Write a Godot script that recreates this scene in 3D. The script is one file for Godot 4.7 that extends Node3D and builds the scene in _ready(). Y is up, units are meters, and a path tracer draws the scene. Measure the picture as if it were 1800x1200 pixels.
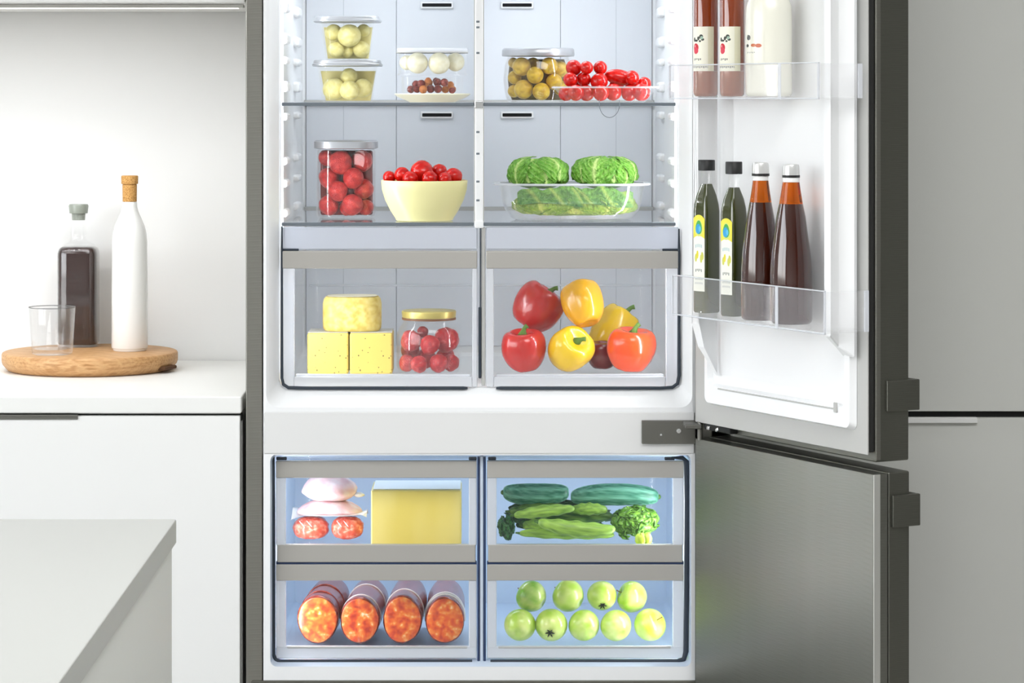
extends Node3D
# A kitchen: an open fridge-freezer between a white worktop run and tall grey cupboards, seen over the corner of an island.

const EYE_Y := 1.43          # camera height
const EYE_Z := 5.0           # camera distance from the fridge front (z = 0)
const FOCAL := 5000.0        # focal length in pixels of the 1800 x 1200 frame
const PPX := 842.0           # principal point
const PPY := 170.0

var names := {}
var M := {}
var rng := RandomNumberGenerator.new()


# ---------------------------------------------------------------- mesh builder
class MB:
	var v := PackedVector3Array()
	var n := PackedVector3Array()
	var uv := PackedVector2Array()
	var c := PackedColorArray()
	var idx := PackedInt32Array()
	var col := Color.WHITE

	func vert(p: Vector3, nn: Vector3, u := Vector2.ZERO) -> int:
		v.append(p)
		n.append(nn)
		uv.append(u)
		c.append(col)
		return v.size() - 1

	func tri(a: int, b: int, d: int) -> void:   # counter-clockwise from outside
		idx.append(a)
		idx.append(d)
		idx.append(b)

	func quad(a: int, b: int, d: int, e: int) -> void:
		tri(a, b, d)
		tri(a, d, e)

	# a box with rounded edges
	func rbox(o: Vector3, s: Vector3, r := 0.002, k := 1, bs := Basis.IDENTITY) -> MB:
		var h := s * 0.5
		r = minf(r, minf(h.x, minf(h.y, h.z)) * 0.98)
		var first := v.size()
		var cols := 4 * (k + 1)
		for sy in [-1.0, 1.0]:
			for i in k + 1:
				var la := (float(i) / k - (1.0 if sy < 0 else 0.0)) * PI * 0.5
				for q in 4:
					var sx := 1.0 if q == 0 or q == 3 else -1.0
					var sz := 1.0 if q < 2 else -1.0
					for j in k + 1:
						var lo := (q + float(j) / k) * PI * 0.5
						var d := Vector3(cos(la) * cos(lo), sin(la), cos(la) * sin(lo))
						var p := Vector3(sx * (h.x - r), sy * (h.y - r), sz * (h.z - r)) + d * r
						vert(o + bs * p, bs * d)
		var rows := 2 * (k + 1)
		for i in rows - 1:
			for j in cols:
				var j2 := (j + 1) % cols
				var a := first + i * cols
				quad(a + j, a + cols + j, a + cols + j2, a + j2)
		var t := first + (rows - 1) * cols
		quad(t + 3 * (k + 1), t + 2 * (k + 1), t + k + 1, t)
		quad(first, first + k + 1, first + 2 * (k + 1), first + 3 * (k + 1))
		return self

	# box between two corners
	func span(a: Vector3, b: Vector3, r := 0.002, k := 1) -> MB:
		var lo := Vector3(minf(a.x, b.x), minf(a.y, b.y), minf(a.z, b.z))
		var hi := Vector3(maxf(a.x, b.x), maxf(a.y, b.y), maxf(a.z, b.z))
		return rbox((lo + hi) * 0.5, hi - lo, r, k)

	# turned shape; sq > 2 squares the section off; the profile runs from the bottom centre outwards and up
	func lathe(pr: Array, segs := 40, o := Vector3.ZERO, sq := 0.0, xz := Vector2.ONE, bs := Basis.IDENTITY) -> MB:
		var m := pr.size() - 1
		var nn := []
		for i in m:
			var d: Vector2 = pr[i + 1] - pr[i]
			nn.append(Vector2(d.y, -d.x).normalized())
		for i in m:
			if (pr[i + 1] - pr[i]).length() < 1e-7:
				continue
			var na: Vector2 = nn[i]
			var nb: Vector2 = nn[i]
			if i > 0 and nn[i - 1].dot(na) > 0.78:
				na = (na + nn[i - 1]).normalized()
			if i < m - 1 and nn[i + 1].dot(nb) > 0.78:
				nb = (nb + nn[i + 1]).normalized()
			var first := v.size()
			for e in 2:
				var p: Vector2 = pr[i + e]
				var q: Vector2 = na if e == 0 else nb
				for j in segs + 1:
					var th := TAU * j / segs
					var cx := cos(th)
					var cz := sin(th)
					var hx := cx
					var hz := cz
					if sq > 2.0:
						var mul := pow(pow(absf(cx), sq) + pow(absf(cz), sq), -1.0 / sq)
						cx *= mul
						cz *= mul
						hx = signf(cx) * pow(absf(cx), sq - 1.0)
						hz = signf(cz) * pow(absf(cz), sq - 1.0)
					var hd := Vector2(hx / xz.x, hz / xz.y).normalized()
					vert(o + bs * Vector3(p.x * cx * xz.x, p.y, p.x * cz * xz.y), bs * Vector3(hd.x * q.x, q.y, hd.y * q.x).normalized(), Vector2(float(j) / segs, p.y))
			for j in segs:
				quad(first + j, first + segs + 1 + j, first + segs + 2 + j, first + j + 1)
		return self

	func smooth(first: int, first_index: int) -> void:
		for i in range(first, v.size()):
			n[i] = Vector3.ZERO
		for t in range(first_index, idx.size(), 3):
			var a := idx[t]
			var b := idx[t + 2]
			var d := idx[t + 1]
			var g := (v[b] - v[a]).cross(v[d] - v[a])
			n[a] += g
			n[b] += g
			n[d] += g
		for i in range(first, v.size()):
			n[i] = n[i].normalized() if n[i].length() > 1e-14 else Vector3.UP

	# closed surface over the sphere of directions: f(direction) gives the point, fc(direction) the colour
	func blob(f: Callable, nu := 20, nv := 14, fc = null) -> MB:
		var first := v.size()
		var fi := idx.size()
		for i in nv - 1:
			var la := -PI * 0.5 + PI * (i + 1) / nv
			for j in nu:
				var lo := TAU * j / nu
				var d := Vector3(cos(la) * cos(lo), sin(la), cos(la) * sin(lo))
				if fc != null:
					col = fc.call(d)
				vert(f.call(d), d)
		if fc != null:
			col = fc.call(Vector3.DOWN)
		var lowest := vert(f.call(Vector3.DOWN), Vector3.DOWN)
		if fc != null:
			col = fc.call(Vector3.UP)
		var highest := vert(f.call(Vector3.UP), Vector3.UP)
		for i in nv - 2:
			for j in nu:
				var j2 := (j + 1) % nu
				quad(first + i * nu + j, first + (i + 1) * nu + j, first + (i + 1) * nu + j2, first + i * nu + j2)
		for j in nu:
			var j2 := (j + 1) % nu
			tri(lowest, first + j, first + j2)
			tri(highest, first + (nv - 2) * nu + j2, first + (nv - 2) * nu + j)
		smooth(first, fi)
		col = Color.WHITE
		return self

	# a sheet of some thickness over (u, v) in the unit square
	func sheet(f: Callable, nu: int, nv: int, thick: float, fc = null) -> MB:
		var mid := []
		var nor := []
		for i in nv + 1:
			for j in nu + 1:
				var u := float(j) / nu
				var w := float(i) / nv
				var p: Vector3 = f.call(u, w)
				var du: Vector3 = f.call(u + 0.004, w) - f.call(u - 0.004, w)
				var dw: Vector3 = f.call(u, w + 0.004) - f.call(u, w - 0.004)
				mid.append(p)
				nor.append(du.cross(dw).normalized())
		var first := v.size()
		for side in 2:
			var sg := 1.0 if side == 0 else -1.0
			for i in nv + 1:
				for j in nu + 1:
					var t: int = i * (nu + 1) + j
					if fc != null:
						col = fc.call(float(j) / nu, float(i) / nv)
					vert(mid[t] + nor[t] * sg * thick * 0.5, nor[t] * sg, Vector2(float(j) / nu, 1.0 - float(i) / nv))
		col = Color.WHITE
		var half := (nu + 1) * (nv + 1)
		for i in nv:
			for j in nu:
				var a := first + i * (nu + 1) + j
				quad(a, a + 1, a + nu + 2, a + nu + 1)
				a += half
				quad(a, a + nu + 1, a + nu + 2, a + 1)
		for i in nv:
			for j in [0, nu]:
				var a: int = first + i * (nu + 1) + j
				var b: int = a + nu + 1
				if j == 0:
					quad(a, b, b + half, a + half)
				else:
					quad(b, a, a + half, b + half)
		for j in nu:
			for i in [0, nv]:
				var a: int = first + i * (nu + 1) + j
				if i == 0:
					quad(a + 1, a, a + half, a + 1 + half)
				else:
					quad(a, a + 1, a + 1 + half, a + half)
		return self

	# round bar along a path; rad is a number or one per point
	func tube(path: Array, rad, segs := 10) -> MB:
		var first := v.size()
		var fi := idx.size()
		var up := Vector3(0.12, 0.95, 0.3)
		var m := path.size()
		for i in m:
			var t: Vector3 = (path[mini(i + 1, m - 1)] - path[maxi(i - 1, 0)]).normalized()
			var s := t.cross(up)
			if s.length() < 0.05:
				s = t.cross(Vector3(1, 0, 0))
			s = s.normalized()
			up = s.cross(t).normalized()
			var r: float = rad[i] if rad is Array else rad
			for j in segs:
				var th := TAU * j / segs
				var d := s * cos(th) + up * sin(th)
				vert(path[i] + d * r, d)
		for i in m - 1:
			for j in segs:
				var j2 := (j + 1) % segs
				var a := first + i * segs
				quad(a + j, a + j2, a + segs + j2, a + segs + j)
		var e0 := vert(path[0], Vector3.UP)
		var e1 := vert(path[m - 1], Vector3.UP)
		for j in segs:
			var j2 := (j + 1) % segs
			tri(e0, first + j2, first + j)
			tri(e1, first + (m - 1) * segs + j, first + (m - 1) * segs + j2)
		smooth(first, fi)
		return self

	# skin between closed loops of the same count; each strip keeps its own normals unless soft
	func loft(loops: Array, inside := false, cap := false, soft := false) -> MB:
		var m: int = loops[0].size()
		var f0 := v.size()
		var i0 := idx.size()
		for k in loops.size() - 1:
			var first := v.size()
			var fi := idx.size()
			if soft and k > 0:
				first -= m
			else:
				for p in loops[k]:
					vert(p, Vector3.UP)
			for p in loops[k + 1]:
				vert(p, Vector3.UP)
			for j in m:
				var j2 := (j + 1) % m
				if inside:
					quad(first + j, first + m + j, first + m + j2, first + j2)
				else:
					quad(first + j2, first + m + j2, first + m + j, first + j)
			if not soft:
				smooth(first, fi)
		if soft:
			smooth(f0, i0)
		if cap:
			var fi := idx.size()
			var mid := Vector3.ZERO
			for p in loops[-1]:
				mid += p / m
			var first := vert(mid, Vector3.UP)
			for p in loops[-1]:
				vert(p, Vector3.UP)
			for j in m:
				var j2 := (j + 1) % m
				if inside:
					tri(first, first + 1 + j, first + 1 + j2)
				else:
					tri(first, first + 1 + j2, first + 1 + j)
			smooth(first, fi)
		return self

	func mesh() -> ArrayMesh:
		var ar := []
		ar.resize(Mesh.ARRAY_MAX)
		ar[Mesh.ARRAY_VERTEX] = v
		ar[Mesh.ARRAY_NORMAL] = n
		ar[Mesh.ARRAY_TEX_UV] = uv
		ar[Mesh.ARRAY_COLOR] = c
		ar[Mesh.ARRAY_INDEX] = idx
		var am := ArrayMesh.new()
		am.add_surface_from_arrays(Mesh.PRIMITIVE_TRIANGLES, ar)
		return am


static func rr_loop(x0: float, x1: float, y0: float, y1: float, r: float, z: float, k := 6) -> Array:
	var out := []
	var cs := [[x1 - r, y0 + r, -0.5], [x1 - r, y1 - r, 0.0], [x0 + r, y1 - r, 0.5], [x0 + r, y0 + r, 1.0]]
	for q in cs:
		for i in k + 1:
			var th: float = (q[2] + 0.5 * i / k) * PI
			out.append(Vector3(q[0] + cos(th) * r, q[1] + sin(th) * r, z))
	return out


# ---------------------------------------------------------------- naming
func numbered(called: String) -> String:
	if not names.has(called):
		names[called] = 0
		return called
	names[called] += 1
	return "%s_%03d" % [called, names[called]]


func thing(called: String, label: String, category: String, at := Vector3.ZERO, group := "") -> Node3D:
	var o := Node3D.new()
	o.name = numbered(called)
	add_child(o)
	o.position = at
	tag(o, label, category, group)
	return o


func tag(o: Node, label: String, category: String, group := "") -> void:
	o.set_meta("label", label)
	o.set_meta("category", category)
	if group:
		o.set_meta("group", group)


func part(parent: Node, called: String, mb, m: Material, label := "") -> MeshInstance3D:
	var o := MeshInstance3D.new()
	o.mesh = mb.mesh() if mb is MB else mb
	o.material_override = m
	o.name = called
	parent.add_child(o, true)
	if label:
		o.set_meta("label", label)
	return o


func solo(called: String, label: String, category: String, mb, m: Material, at := Vector3.ZERO, group := "") -> MeshInstance3D:
	var o := MeshInstance3D.new()
	o.mesh = mb.mesh() if mb is MB else mb
	o.material_override = m
	o.name = numbered(called)
	o.position = at
	add_child(o)
	tag(o, label, category, group)
	return o


func struct(called: String, mb: MB, m: Material, label: String, category: String) -> MeshInstance3D:
	var o := MeshInstance3D.new()
	o.mesh = mb.mesh()
	o.material_override = m
	o.name = called
	add_child(o)
	o.set_meta("kind", "structure")
	tag(o, label, category)
	return o


func hub(parent: Node, called: String) -> Node3D:
	var o := Node3D.new()
	o.name = called
	parent.add_child(o, true)
	return o


# ---------------------------------------------------------------- measuring: where a point of the photograph lies at a known depth
func S(z: float) -> float:
	return (EYE_Z - z) / FOCAL


func W(px: float, py: float, z: float) -> Vector3:
	return Vector3((px - PPX) * S(z), EYE_Y - (py - PPY) * S(z), z)


func V2(a: Array) -> Array:
	var out := []
	for i in range(0, a.size(), 2):
		out.append(Vector2(a[i], a[i + 1]))
	return out


# ---------------------------------------------------------------- materials
func mat(called: String, col: Color, rough := 0.5, metal := 0.0, spec := 0.5) -> StandardMaterial3D:
	var m := StandardMaterial3D.new()
	m.resource_name = called
	m.albedo_color = col
	m.roughness = rough
	m.metallic = metal
	m.metallic_specular = spec
	M[called] = m
	return m


func rgb(r: int, g: int, b: int) -> Color:
	return Color(r / 255.0, g / 255.0, b / 255.0)


func clear_mat(called: String, col: Color, alpha: float, rough := 0.03, spec := 0.5) -> StandardMaterial3D:
	var m := mat(called, Color(col.r, col.g, col.b, alpha), rough, 0.0, spec)
	m.transparency = BaseMaterial3D.TRANSPARENCY_ALPHA
	return m


func noise_tex(seed_: int, freq: float, ramp: Array, kind := FastNoiseLite.TYPE_SIMPLEX_SMOOTH, oct := 4, size := 256, cell := -1) -> NoiseTexture2D:
	var f := FastNoiseLite.new()
	f.seed = seed_
	f.noise_type = kind
	f.frequency = freq
	f.fractal_octaves = oct
	if kind == FastNoiseLite.TYPE_CELLULAR and cell >= 0:
		f.cellular_return_type = cell as FastNoiseLite.CellularReturnType
	var g := Gradient.new()
	var offs := PackedFloat32Array()
	var cols := PackedColorArray()
	for r in ramp:
		offs.append(r[0])
		cols.append(r[1])
	g.offsets = offs
	g.colors = cols
	var t := NoiseTexture2D.new()
	t.width = size
	t.height = size
	t.seamless = true
	t.noise = f
	t.color_ramp = g
	return t


func tri_tex(m: StandardMaterial3D, t: Texture2D, sc: Vector3, world := false) -> StandardMaterial3D:
	m.albedo_texture = t
	m.albedo_color = Color.WHITE
	m.uv1_triplanar = true
	m.uv1_world_triplanar = world
	m.uv1_scale = sc
	return m


func disc(im: Image, cx: float, cy: float, rx: float, ry: float, col: Color) -> void:
	for y in range(int(cy - ry), int(cy + ry) + 1):
		for x in range(int(cx - rx), int(cx + rx) + 1):
			if x >= 0 and y >= 0 and x < im.get_width() and y < im.get_height():
				if pow((x - cx) / rx, 2) + pow((y - cy) / ry, 2) <= 1.0:
					im.set_pixel(x, y, col)


func tex_mat(called: String, im: Image, rough := 0.5) -> StandardMaterial3D:
	var m := mat(called, Color.WHITE, rough)
	m.albedo_texture = ImageTexture.create_from_image(im)
	m.texture_repeat = false
	return m


func vc_mat(called: String, rough := 0.4) -> StandardMaterial3D:
	var m := mat(called, Color.WHITE, rough)
	m.vertex_color_use_as_albedo = true
	return m


func lin(r: int, g: int, b: int) -> Color:
	return rgb(r, g, b).srgb_to_linear()


func make_materials() -> void:
	mat("white_wall", rgb(242, 242, 241), 0.7)
	mat("white_lacquer", rgb(240, 240, 238), 0.35)
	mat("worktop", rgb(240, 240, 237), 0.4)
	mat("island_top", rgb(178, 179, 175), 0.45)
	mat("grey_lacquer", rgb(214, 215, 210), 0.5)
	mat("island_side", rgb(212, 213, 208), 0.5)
	mat("grey_wall", rgb(128, 128, 124), 0.8)
	mat("floor_tile", rgb(190, 188, 184), 0.5)
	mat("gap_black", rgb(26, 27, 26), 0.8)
	mat("alu", rgb(205, 205, 200), 0.4, 0.6)
	mat("liner", rgb(243, 244, 245), 0.35)
	mat("liner_back", rgb(226, 230, 236), 0.4)
	mat("liner_frame", rgb(184, 184, 181), 0.5)
	mat("freezer_liner", rgb(206, 218, 234), 0.35)
	mat("gap_shade", rgb(40, 50, 62), 0.5)  # dark slate stands in for shade in the drawer gaps
	mat("gap_blue", rgb(44, 62, 98), 0.4)  # dark navy colour of the gaps between the freezer drawers
	mat("gasket", rgb(34, 34, 33), 0.6)
	mat("shelf_edge", rgb(118, 126, 134), 0.3, 0.3)
	mat("trim_metal", rgb(181, 178, 172), 0.45, 0.3)
	mat("vent_black", rgb(8, 8, 9), 0.9)
	mat("hinge_metal", rgb(118, 117, 111), 0.45, 0.75)
	mat("chrome", rgb(225, 226, 226), 0.2, 1.0)
	mat("silver_lid", rgb(184, 187, 192), 0.34, 0.7)
	mat("gold_lid", rgb(206, 190, 112), 0.35, 0.5)
	mat("black_cap", rgb(20, 20, 20), 0.45)
	mat("silver_cap", rgb(214, 214, 212), 0.3, 0.5)
	clear_mat("glass", rgb(235, 240, 240), 0.008, 0.02, 0.38)
	clear_mat("shelf_glass", rgb(205, 220, 226), 0.07, 0.03)
	clear_mat("clear_plastic", rgb(232, 238, 248), 0.01, 0.05, 0.15)
	clear_mat("bin_plastic", rgb(238, 238, 242), 0.075, 0.06, 0.2)
	clear_mat("tub_plastic", rgb(222, 220, 176), 0.03, 0.06, 0.2)
	clear_mat("dish_plastic", rgb(222, 226, 230), 0.016, 0.04, 0.28)
	clear_mat("dish_glass", rgb(206, 212, 216), 0.045, 0.03, 0.5)
	clear_mat("film", rgb(245, 246, 246), 0.55, 0.3)
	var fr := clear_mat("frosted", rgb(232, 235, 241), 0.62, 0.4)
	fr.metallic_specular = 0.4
	clear_mat("frosted_band", rgb(214, 219, 230), 0.7, 0.4)
	clear_mat("freezer_frost", rgb(222, 226, 232), 0.72, 0.4)
	# brushed steel
	for d in [["steel", 152, 150, 143, 0.34], ["steel_dark", 116, 116, 108, 0.4], ["steel_inner", 138, 138, 131, 0.34]]:
		var m := mat(d[0], Color.WHITE, d[4], 0.92)
		var a := rgb(d[1], d[2], d[3])
		tri_tex(m, noise_tex(11, 0.02, [[0.2, a.darkened(0.04)], [0.8, a.lightened(0.04)]], FastNoiseLite.TYPE_SIMPLEX_SMOOTH, 3, 512), Vector3(1.5, 110, 1.5))
	# wood of the serving board
	var wood := mat("wood", Color.WHITE, 0.5)
	tri_tex(wood, noise_tex(5, 0.012, [[0.15, rgb(166, 116, 66)], [0.42, rgb(204, 156, 104)], [0.6, rgb(215, 172, 122)], [0.85, rgb(184, 134, 84)]], FastNoiseLite.TYPE_SIMPLEX_SMOOTH, 5, 512), Vector3(3.0, 16, 20))
	var cork := mat("cork", Color.WHITE, 0.85)
	tri_tex(cork, noise_tex(8, 0.06, [[0.2, rgb(158, 108, 52)], [0.6, rgb(206, 158, 92)], [0.9, rgb(222, 178, 116)]]), Vector3(18, 18, 18))
	mat("stopper", rgb(150, 156, 146), 0.25)
	var ceramic := mat("white_ceramic", rgb(243, 243, 241), 0.2)
	ceramic.clearcoat_enabled = true
	ceramic.clearcoat = 0.4
	mat("cola", rgb(44, 15, 9), 0.12)
	M.cola.clearcoat_enabled = true
	M.cola.clearcoat = 0.3
	M.cola.clearcoat_roughness = 0.03
	mat("tea", rgb(176, 112, 74), 0.1)
	# food
	for d in [["potato", 236, 228, 160, 220, 208, 128, 0.4], ["mozzarella", 248, 244, 220, 236, 230, 196, 0.4], ["yellow_fruit", 226, 192, 54, 188, 148, 30, 0.3], ["strawberry", 214, 50, 44, 168, 22, 26, 0.28],
			["tomato", 214, 24, 14, 178, 14, 12, 0.2], ["raspberry", 214, 44, 50, 172, 24, 36, 0.3], ["berry", 132, 34, 22, 84, 14, 14, 0.3], ["nut", 206, 128, 60, 176, 96, 44, 0.5]]:
		var m := mat(d[0], Color.WHITE, d[7])
		tri_tex(m, noise_tex(hash(d[0]) % 1000, 0.03, [[0.25, rgb(d[4], d[5], d[6])], [0.66, rgb(d[1], d[2], d[3])], [0.9, rgb(d[1], d[2], d[3]).lightened(0.4 if "berry" in d[0] else 0.1)]], FastNoiseLite.TYPE_SIMPLEX_SMOOTH, 4, 128), Vector3(20, 20, 20))  # pale end of the berry ramp paints in streak highlights
	var seeds := noise_tex(77, 0.09, [[0.0, Color(0, 0, 0)], [0.25, Color(1, 1, 1)]], FastNoiseLite.TYPE_CELLULAR, 1, 256, FastNoiseLite.RETURN_DISTANCE)
	for k in ["strawberry", "raspberry"]:
		M[k].heightmap_enabled = true
		M[k].heightmap_texture = seeds
		M[k].heightmap_scale = 0.2
	mat("bowl_yellow", rgb(245, 239, 176), 0.3)
	mat("plate_cream", rgb(240, 238, 210), 0.3)
	mat("stem_green", rgb(92, 132, 46), 0.6)
	mat("leaf_green", rgb(70, 110, 36), 0.6)
	for d in [["pepper_red", 204, 44, 38], ["pepper_yellow", 240, 200, 24], ["pepper_gold", 242, 178, 24], ["pepper_orange", 230, 74, 12], ["pepper_dark", 110, 10, 16]]:
		var m := mat(d[0], rgb(d[1], d[2], d[3]), 0.22)
		m.clearcoat_enabled = true
		m.clearcoat = 0.5
		m.clearcoat_roughness = 0.12
	var apple := vc_mat("apple", 0.28)
	apple.clearcoat_enabled = true
	apple.clearcoat = 0.35
	apple.clearcoat_roughness = 0.15
	vc_mat("cabbage", 0.5)
	vc_mat("greens", 0.4)
	M.cabbage.heightmap_enabled = true
	M.cabbage.heightmap_texture = noise_tex(31, 0.025, [[0.2, Color(0, 0, 0)], [0.8, Color(1, 1, 1)]], FastNoiseLite.TYPE_SIMPLEX_SMOOTH, 3, 256)
	M.cabbage.heightmap_scale = 0.35
	M.cabbage.uv1_triplanar = true
	M.cabbage.uv1_scale = Vector3(14, 14, 14)
	# cheese with dark herb specks
	var im := Image.create(256, 256, false, Image.FORMAT_RGB8)
	im.fill(rgb(238, 214, 112))
	rng.seed = 4
	for i in 60:
		var r := rng.randf_range(0.8, 2.6)
		disc(im, rng.randf() * 256, rng.randf() * 256, r, r * rng.randf_range(0.7, 1.5), rgb(228, 204, 104) if i % 2 else rgb(110, 92, 42))
	var ch := mat("cheese", Color.WHITE, 0.5)
	tri_tex(ch, ImageTexture.create_from_image(im), Vector3(8, 8, 8))
	var ch2 := mat("cheese_aged", Color.WHITE, 0.5)
	tri_tex(ch2, noise_tex(41, 0.05, [[0.2, rgb(222, 190, 84)], [0.5, rgb(240, 216, 118)], [0.8, rgb(246, 228, 148)]], FastNoiseLite.TYPE_SIMPLEX_SMOOTH, 4, 128), Vector3(9, 9, 9))
	mat("rind_white", rgb(238, 232, 206), 0.6)
	var bt := mat("butter", Color.WHITE, 0.4)
	tri_tex(bt, noise_tex(43, 0.008, [[0.2, rgb(228, 206, 100)], [0.6, rgb(236, 217, 124)]], FastNoiseLite.TYPE_SIMPLEX_SMOOTH, 3, 128), Vector3(6, 2, 6))
	mat("wrapper", rgb(240, 244, 244), 0.4)
	var ham := mat("ham_face", Color.WHITE, 0.25)
	tri_tex(ham, noise_tex(61, 0.022, [[0.1, rgb(176, 44, 18)], [0.4, rgb(220, 84, 26)], [0.62, rgb(232, 118, 38)], [0.8, rgb(240, 164, 90)], [0.9, rgb(250, 216, 176)]], FastNoiseLite.TYPE_SIMPLEX_SMOOTH, 3, 256), Vector3(9, 9, 9))
	ham.clearcoat_enabled = true
	ham.clearcoat = 0.5
	for i in 4:
		var hm: StandardMaterial3D = ham.duplicate()
		hm.uv1_offset = Vector3(0.31 * i, 0.17 * i + 0.4 * (i % 2), 0.1 * i)
		M["ham_face_%d" % i] = hm
	var cas := mat("ham_casing", Color.WHITE, 0.22)
	tri_tex(cas, noise_tex(62, 0.03, [[0.15, rgb(84, 24, 18)], [0.5, rgb(140, 48, 32)], [0.85, rgb(190, 90, 62)]], FastNoiseLite.TYPE_SIMPLEX_SMOOTH, 4, 256), Vector3(6, 6, 14))
	cas.clearcoat_enabled = true
	cas.clearcoat = 0.35
	cas.clearcoat_roughness = 0.2
	var meat := mat("meat_red", Color.WHITE, 0.22)
	tri_tex(meat, noise_tex(63, 0.03, [[0.2, rgb(196, 70, 52)], [0.6, rgb(226, 104, 80)], [0.88, rgb(246, 190, 170)]], FastNoiseLite.TYPE_SIMPLEX_SMOOTH, 4, 256), Vector3(10, 10, 10))
	var chick := mat("meat_pink", Color.WHITE, 0.5)
	tri_tex(chick, noise_tex(64, 0.02, [[0.15, rgb(238, 186, 190)], [0.6, rgb(247, 220, 222)], [0.9, rgb(252, 240, 240)]], FastNoiseLite.TYPE_SIMPLEX_SMOOTH, 4, 256), Vector3(8, 8, 8))
	# bottles in the door
	for d in [["sauce", 134, 54, 16, 0.1], ["sauce_low", 150, 84, 48, 0.15], ["olive_oil", 52, 58, 10, 0.08], ["brown_drink", 54, 18, 8, 0.1]]:
		var m := mat(d[0], rgb(d[1], d[2], d[3]), d[4])
		m.clearcoat_enabled = true
		m.clearcoat = 1.0
		m.clearcoat_roughness = 0.02
	var am := mat("amber_glass", Color(0.86, 0.42, 0.10, 0.0), 0.03)
	am.refraction_enabled = true
	am.refraction_scale = 0.035
	mat("milk_glass", rgb(236, 234, 220), 0.15)
	M.milk_glass.clearcoat_enabled = true
	M.milk_glass.clearcoat = 0.8
	var lamp := mat("lamp_panel", rgb(250, 250, 248), 0.6)
	lamp.emission_enabled = true
	lamp.emission = Color(1, 0.99, 0.97)
	lamp.emission_energy_multiplier = 1.2
	var led := mat("led_cover", rgb(250, 250, 252), 0.6)
	led.emission_enabled = true
	led.emission = Color(0.95, 0.98, 1)
	led.emission_energy_multiplier = 0.55
	tex_mat("label_sauce", label_image("sauce"))
	tex_mat("label_milk", label_image("milk"), 0.2)
	tex_mat("label_oil", label_image("oil"))
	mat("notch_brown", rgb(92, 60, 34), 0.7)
	clear_mat("tumbler", rgb(150, 152, 152), 0.05, 0.02, 0.45)
	clear_mat("tumbler_rim", rgb(120, 122, 122), 0.6, 0.3)
	mat("mullion_white", rgb(228, 228, 227), 0.4)
	mat("groove", rgb(206, 211, 217), 0.5)
	mat("pull_highlight", rgb(240, 240, 238), 0.4)  # near white so the highlight on the pull is in its colour
	clear_mat("red_backing", rgb(120, 14, 18), 1.0)
	M.red_backing.transparency = BaseMaterial3D.TRANSPARENCY_DISABLED
	mat("brine_yellow", rgb(230, 218, 148), 0.4)
	mat("olive_backing", rgb(96, 76, 18), 0.3)
	mat("cabbage_stalk", rgb(210, 216, 140), 0.5)
	mat("band_brown", rgb(120, 78, 44), 0.5)
	mat("film_white", rgb(240, 238, 238), 0.25)
	mat("blossom", rgb(48, 54, 30), 0.8)


func _ready() -> void:
	# camera
	var cam := Camera3D.new()
	cam.name = "Camera"
	cam.keep_aspect = Camera3D.KEEP_HEIGHT
	cam.set_frustum(1200.0 / FOCAL * 0.2, Vector2((900.0 - PPX) / FOCAL * 0.2, (PPY - 600.0) / FOCAL * 0.2), 0.2, 60.0)
	cam.position = Vector3(0, EYE_Y, EYE_Z)
	add_child(cam)
	cam.current = true
	# sky, seen only through the window in the left wall
	var we := WorldEnvironment.new()
	we.name = "Environment"
	var env := Environment.new()
	var sky := Sky.new()
	var sm := ProceduralSkyMaterial.new()
	sm.sky_top_color = Color(0.9, 0.93, 0.97)
	sm.sky_horizon_color = Color(0.98, 0.98, 0.97)
	sm.ground_horizon_color = Color(0.8, 0.8, 0.78)
	sm.ground_bottom_color = Color(0.5, 0.5, 0.48)
	sm.sky_energy_multiplier = 2.3
	sm.ground_energy_multiplier = 1.6
	sky.sky_material = sm
	env.background_mode = Environment.BG_SKY
	env.sky = sky
	env.tonemap_mode = Environment.TONE_MAPPER_LINEAR
	env.tonemap_exposure = 1.07
	env.sdfgi_enabled = true
	env.ssao_enabled = true
	env.ssil_enabled = true
	we.environment = env
	add_child(we)
	make_materials()
	# added ceiling panels, out of view, that light the fridge front
	added_ceiling_lamp(Vector3(0.75, 2.68, 2.3), Vector2(1.8, 1.4), 4.6, "added large square ceiling light panel in front of the fridge")
	added_ceiling_lamp(Vector3(-1.9, 2.68, 2.6), Vector2(1.2, 1.2), 1.2, "added small square ceiling light panel over the island")

	room()
	left_run()
	island()
	tall_cupboard()
	fridge()
	board_things()
	shelf_foods()
	crisper_foods()
	freezer_foods()
	door_bottles()


func area(parent: Node, called: String, at: Vector3, size: Vector2, energy: float, col: Color, turn := Vector3(-PI / 2, 0, 0)) -> void:
	var l := AreaLight3D.new()
	l.name = called
	l.area_size = size
	l.light_energy = energy
	l.light_color = col
	l.area_range = 12.0
	l.area_attenuation = 2.0
	l.shadow_enabled = true
	l.position = at
	l.rotation = turn
	parent.add_child(l, true)


func added_ceiling_lamp(at: Vector3, size: Vector2, energy: float, label: String) -> void:
	var t := thing("added_ceiling_lamp", label, "ceiling lamp", at)
	part(t, "frame", MB.new().rbox(Vector3(0, 0, 0), Vector3(size.x + 0.04, 0.04, size.y + 0.04), 0.006), M.white_lacquer)
	part(t, "light_panel", MB.new().rbox(Vector3(0, -0.021, 0), Vector3(size.x, 0.006, size.y), 0.002), M.lamp_panel)
	area(t, "lamp_light", Vector3(0, -0.03, 0), size, energy, Color(0.99, 0.995, 1.0))


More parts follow.
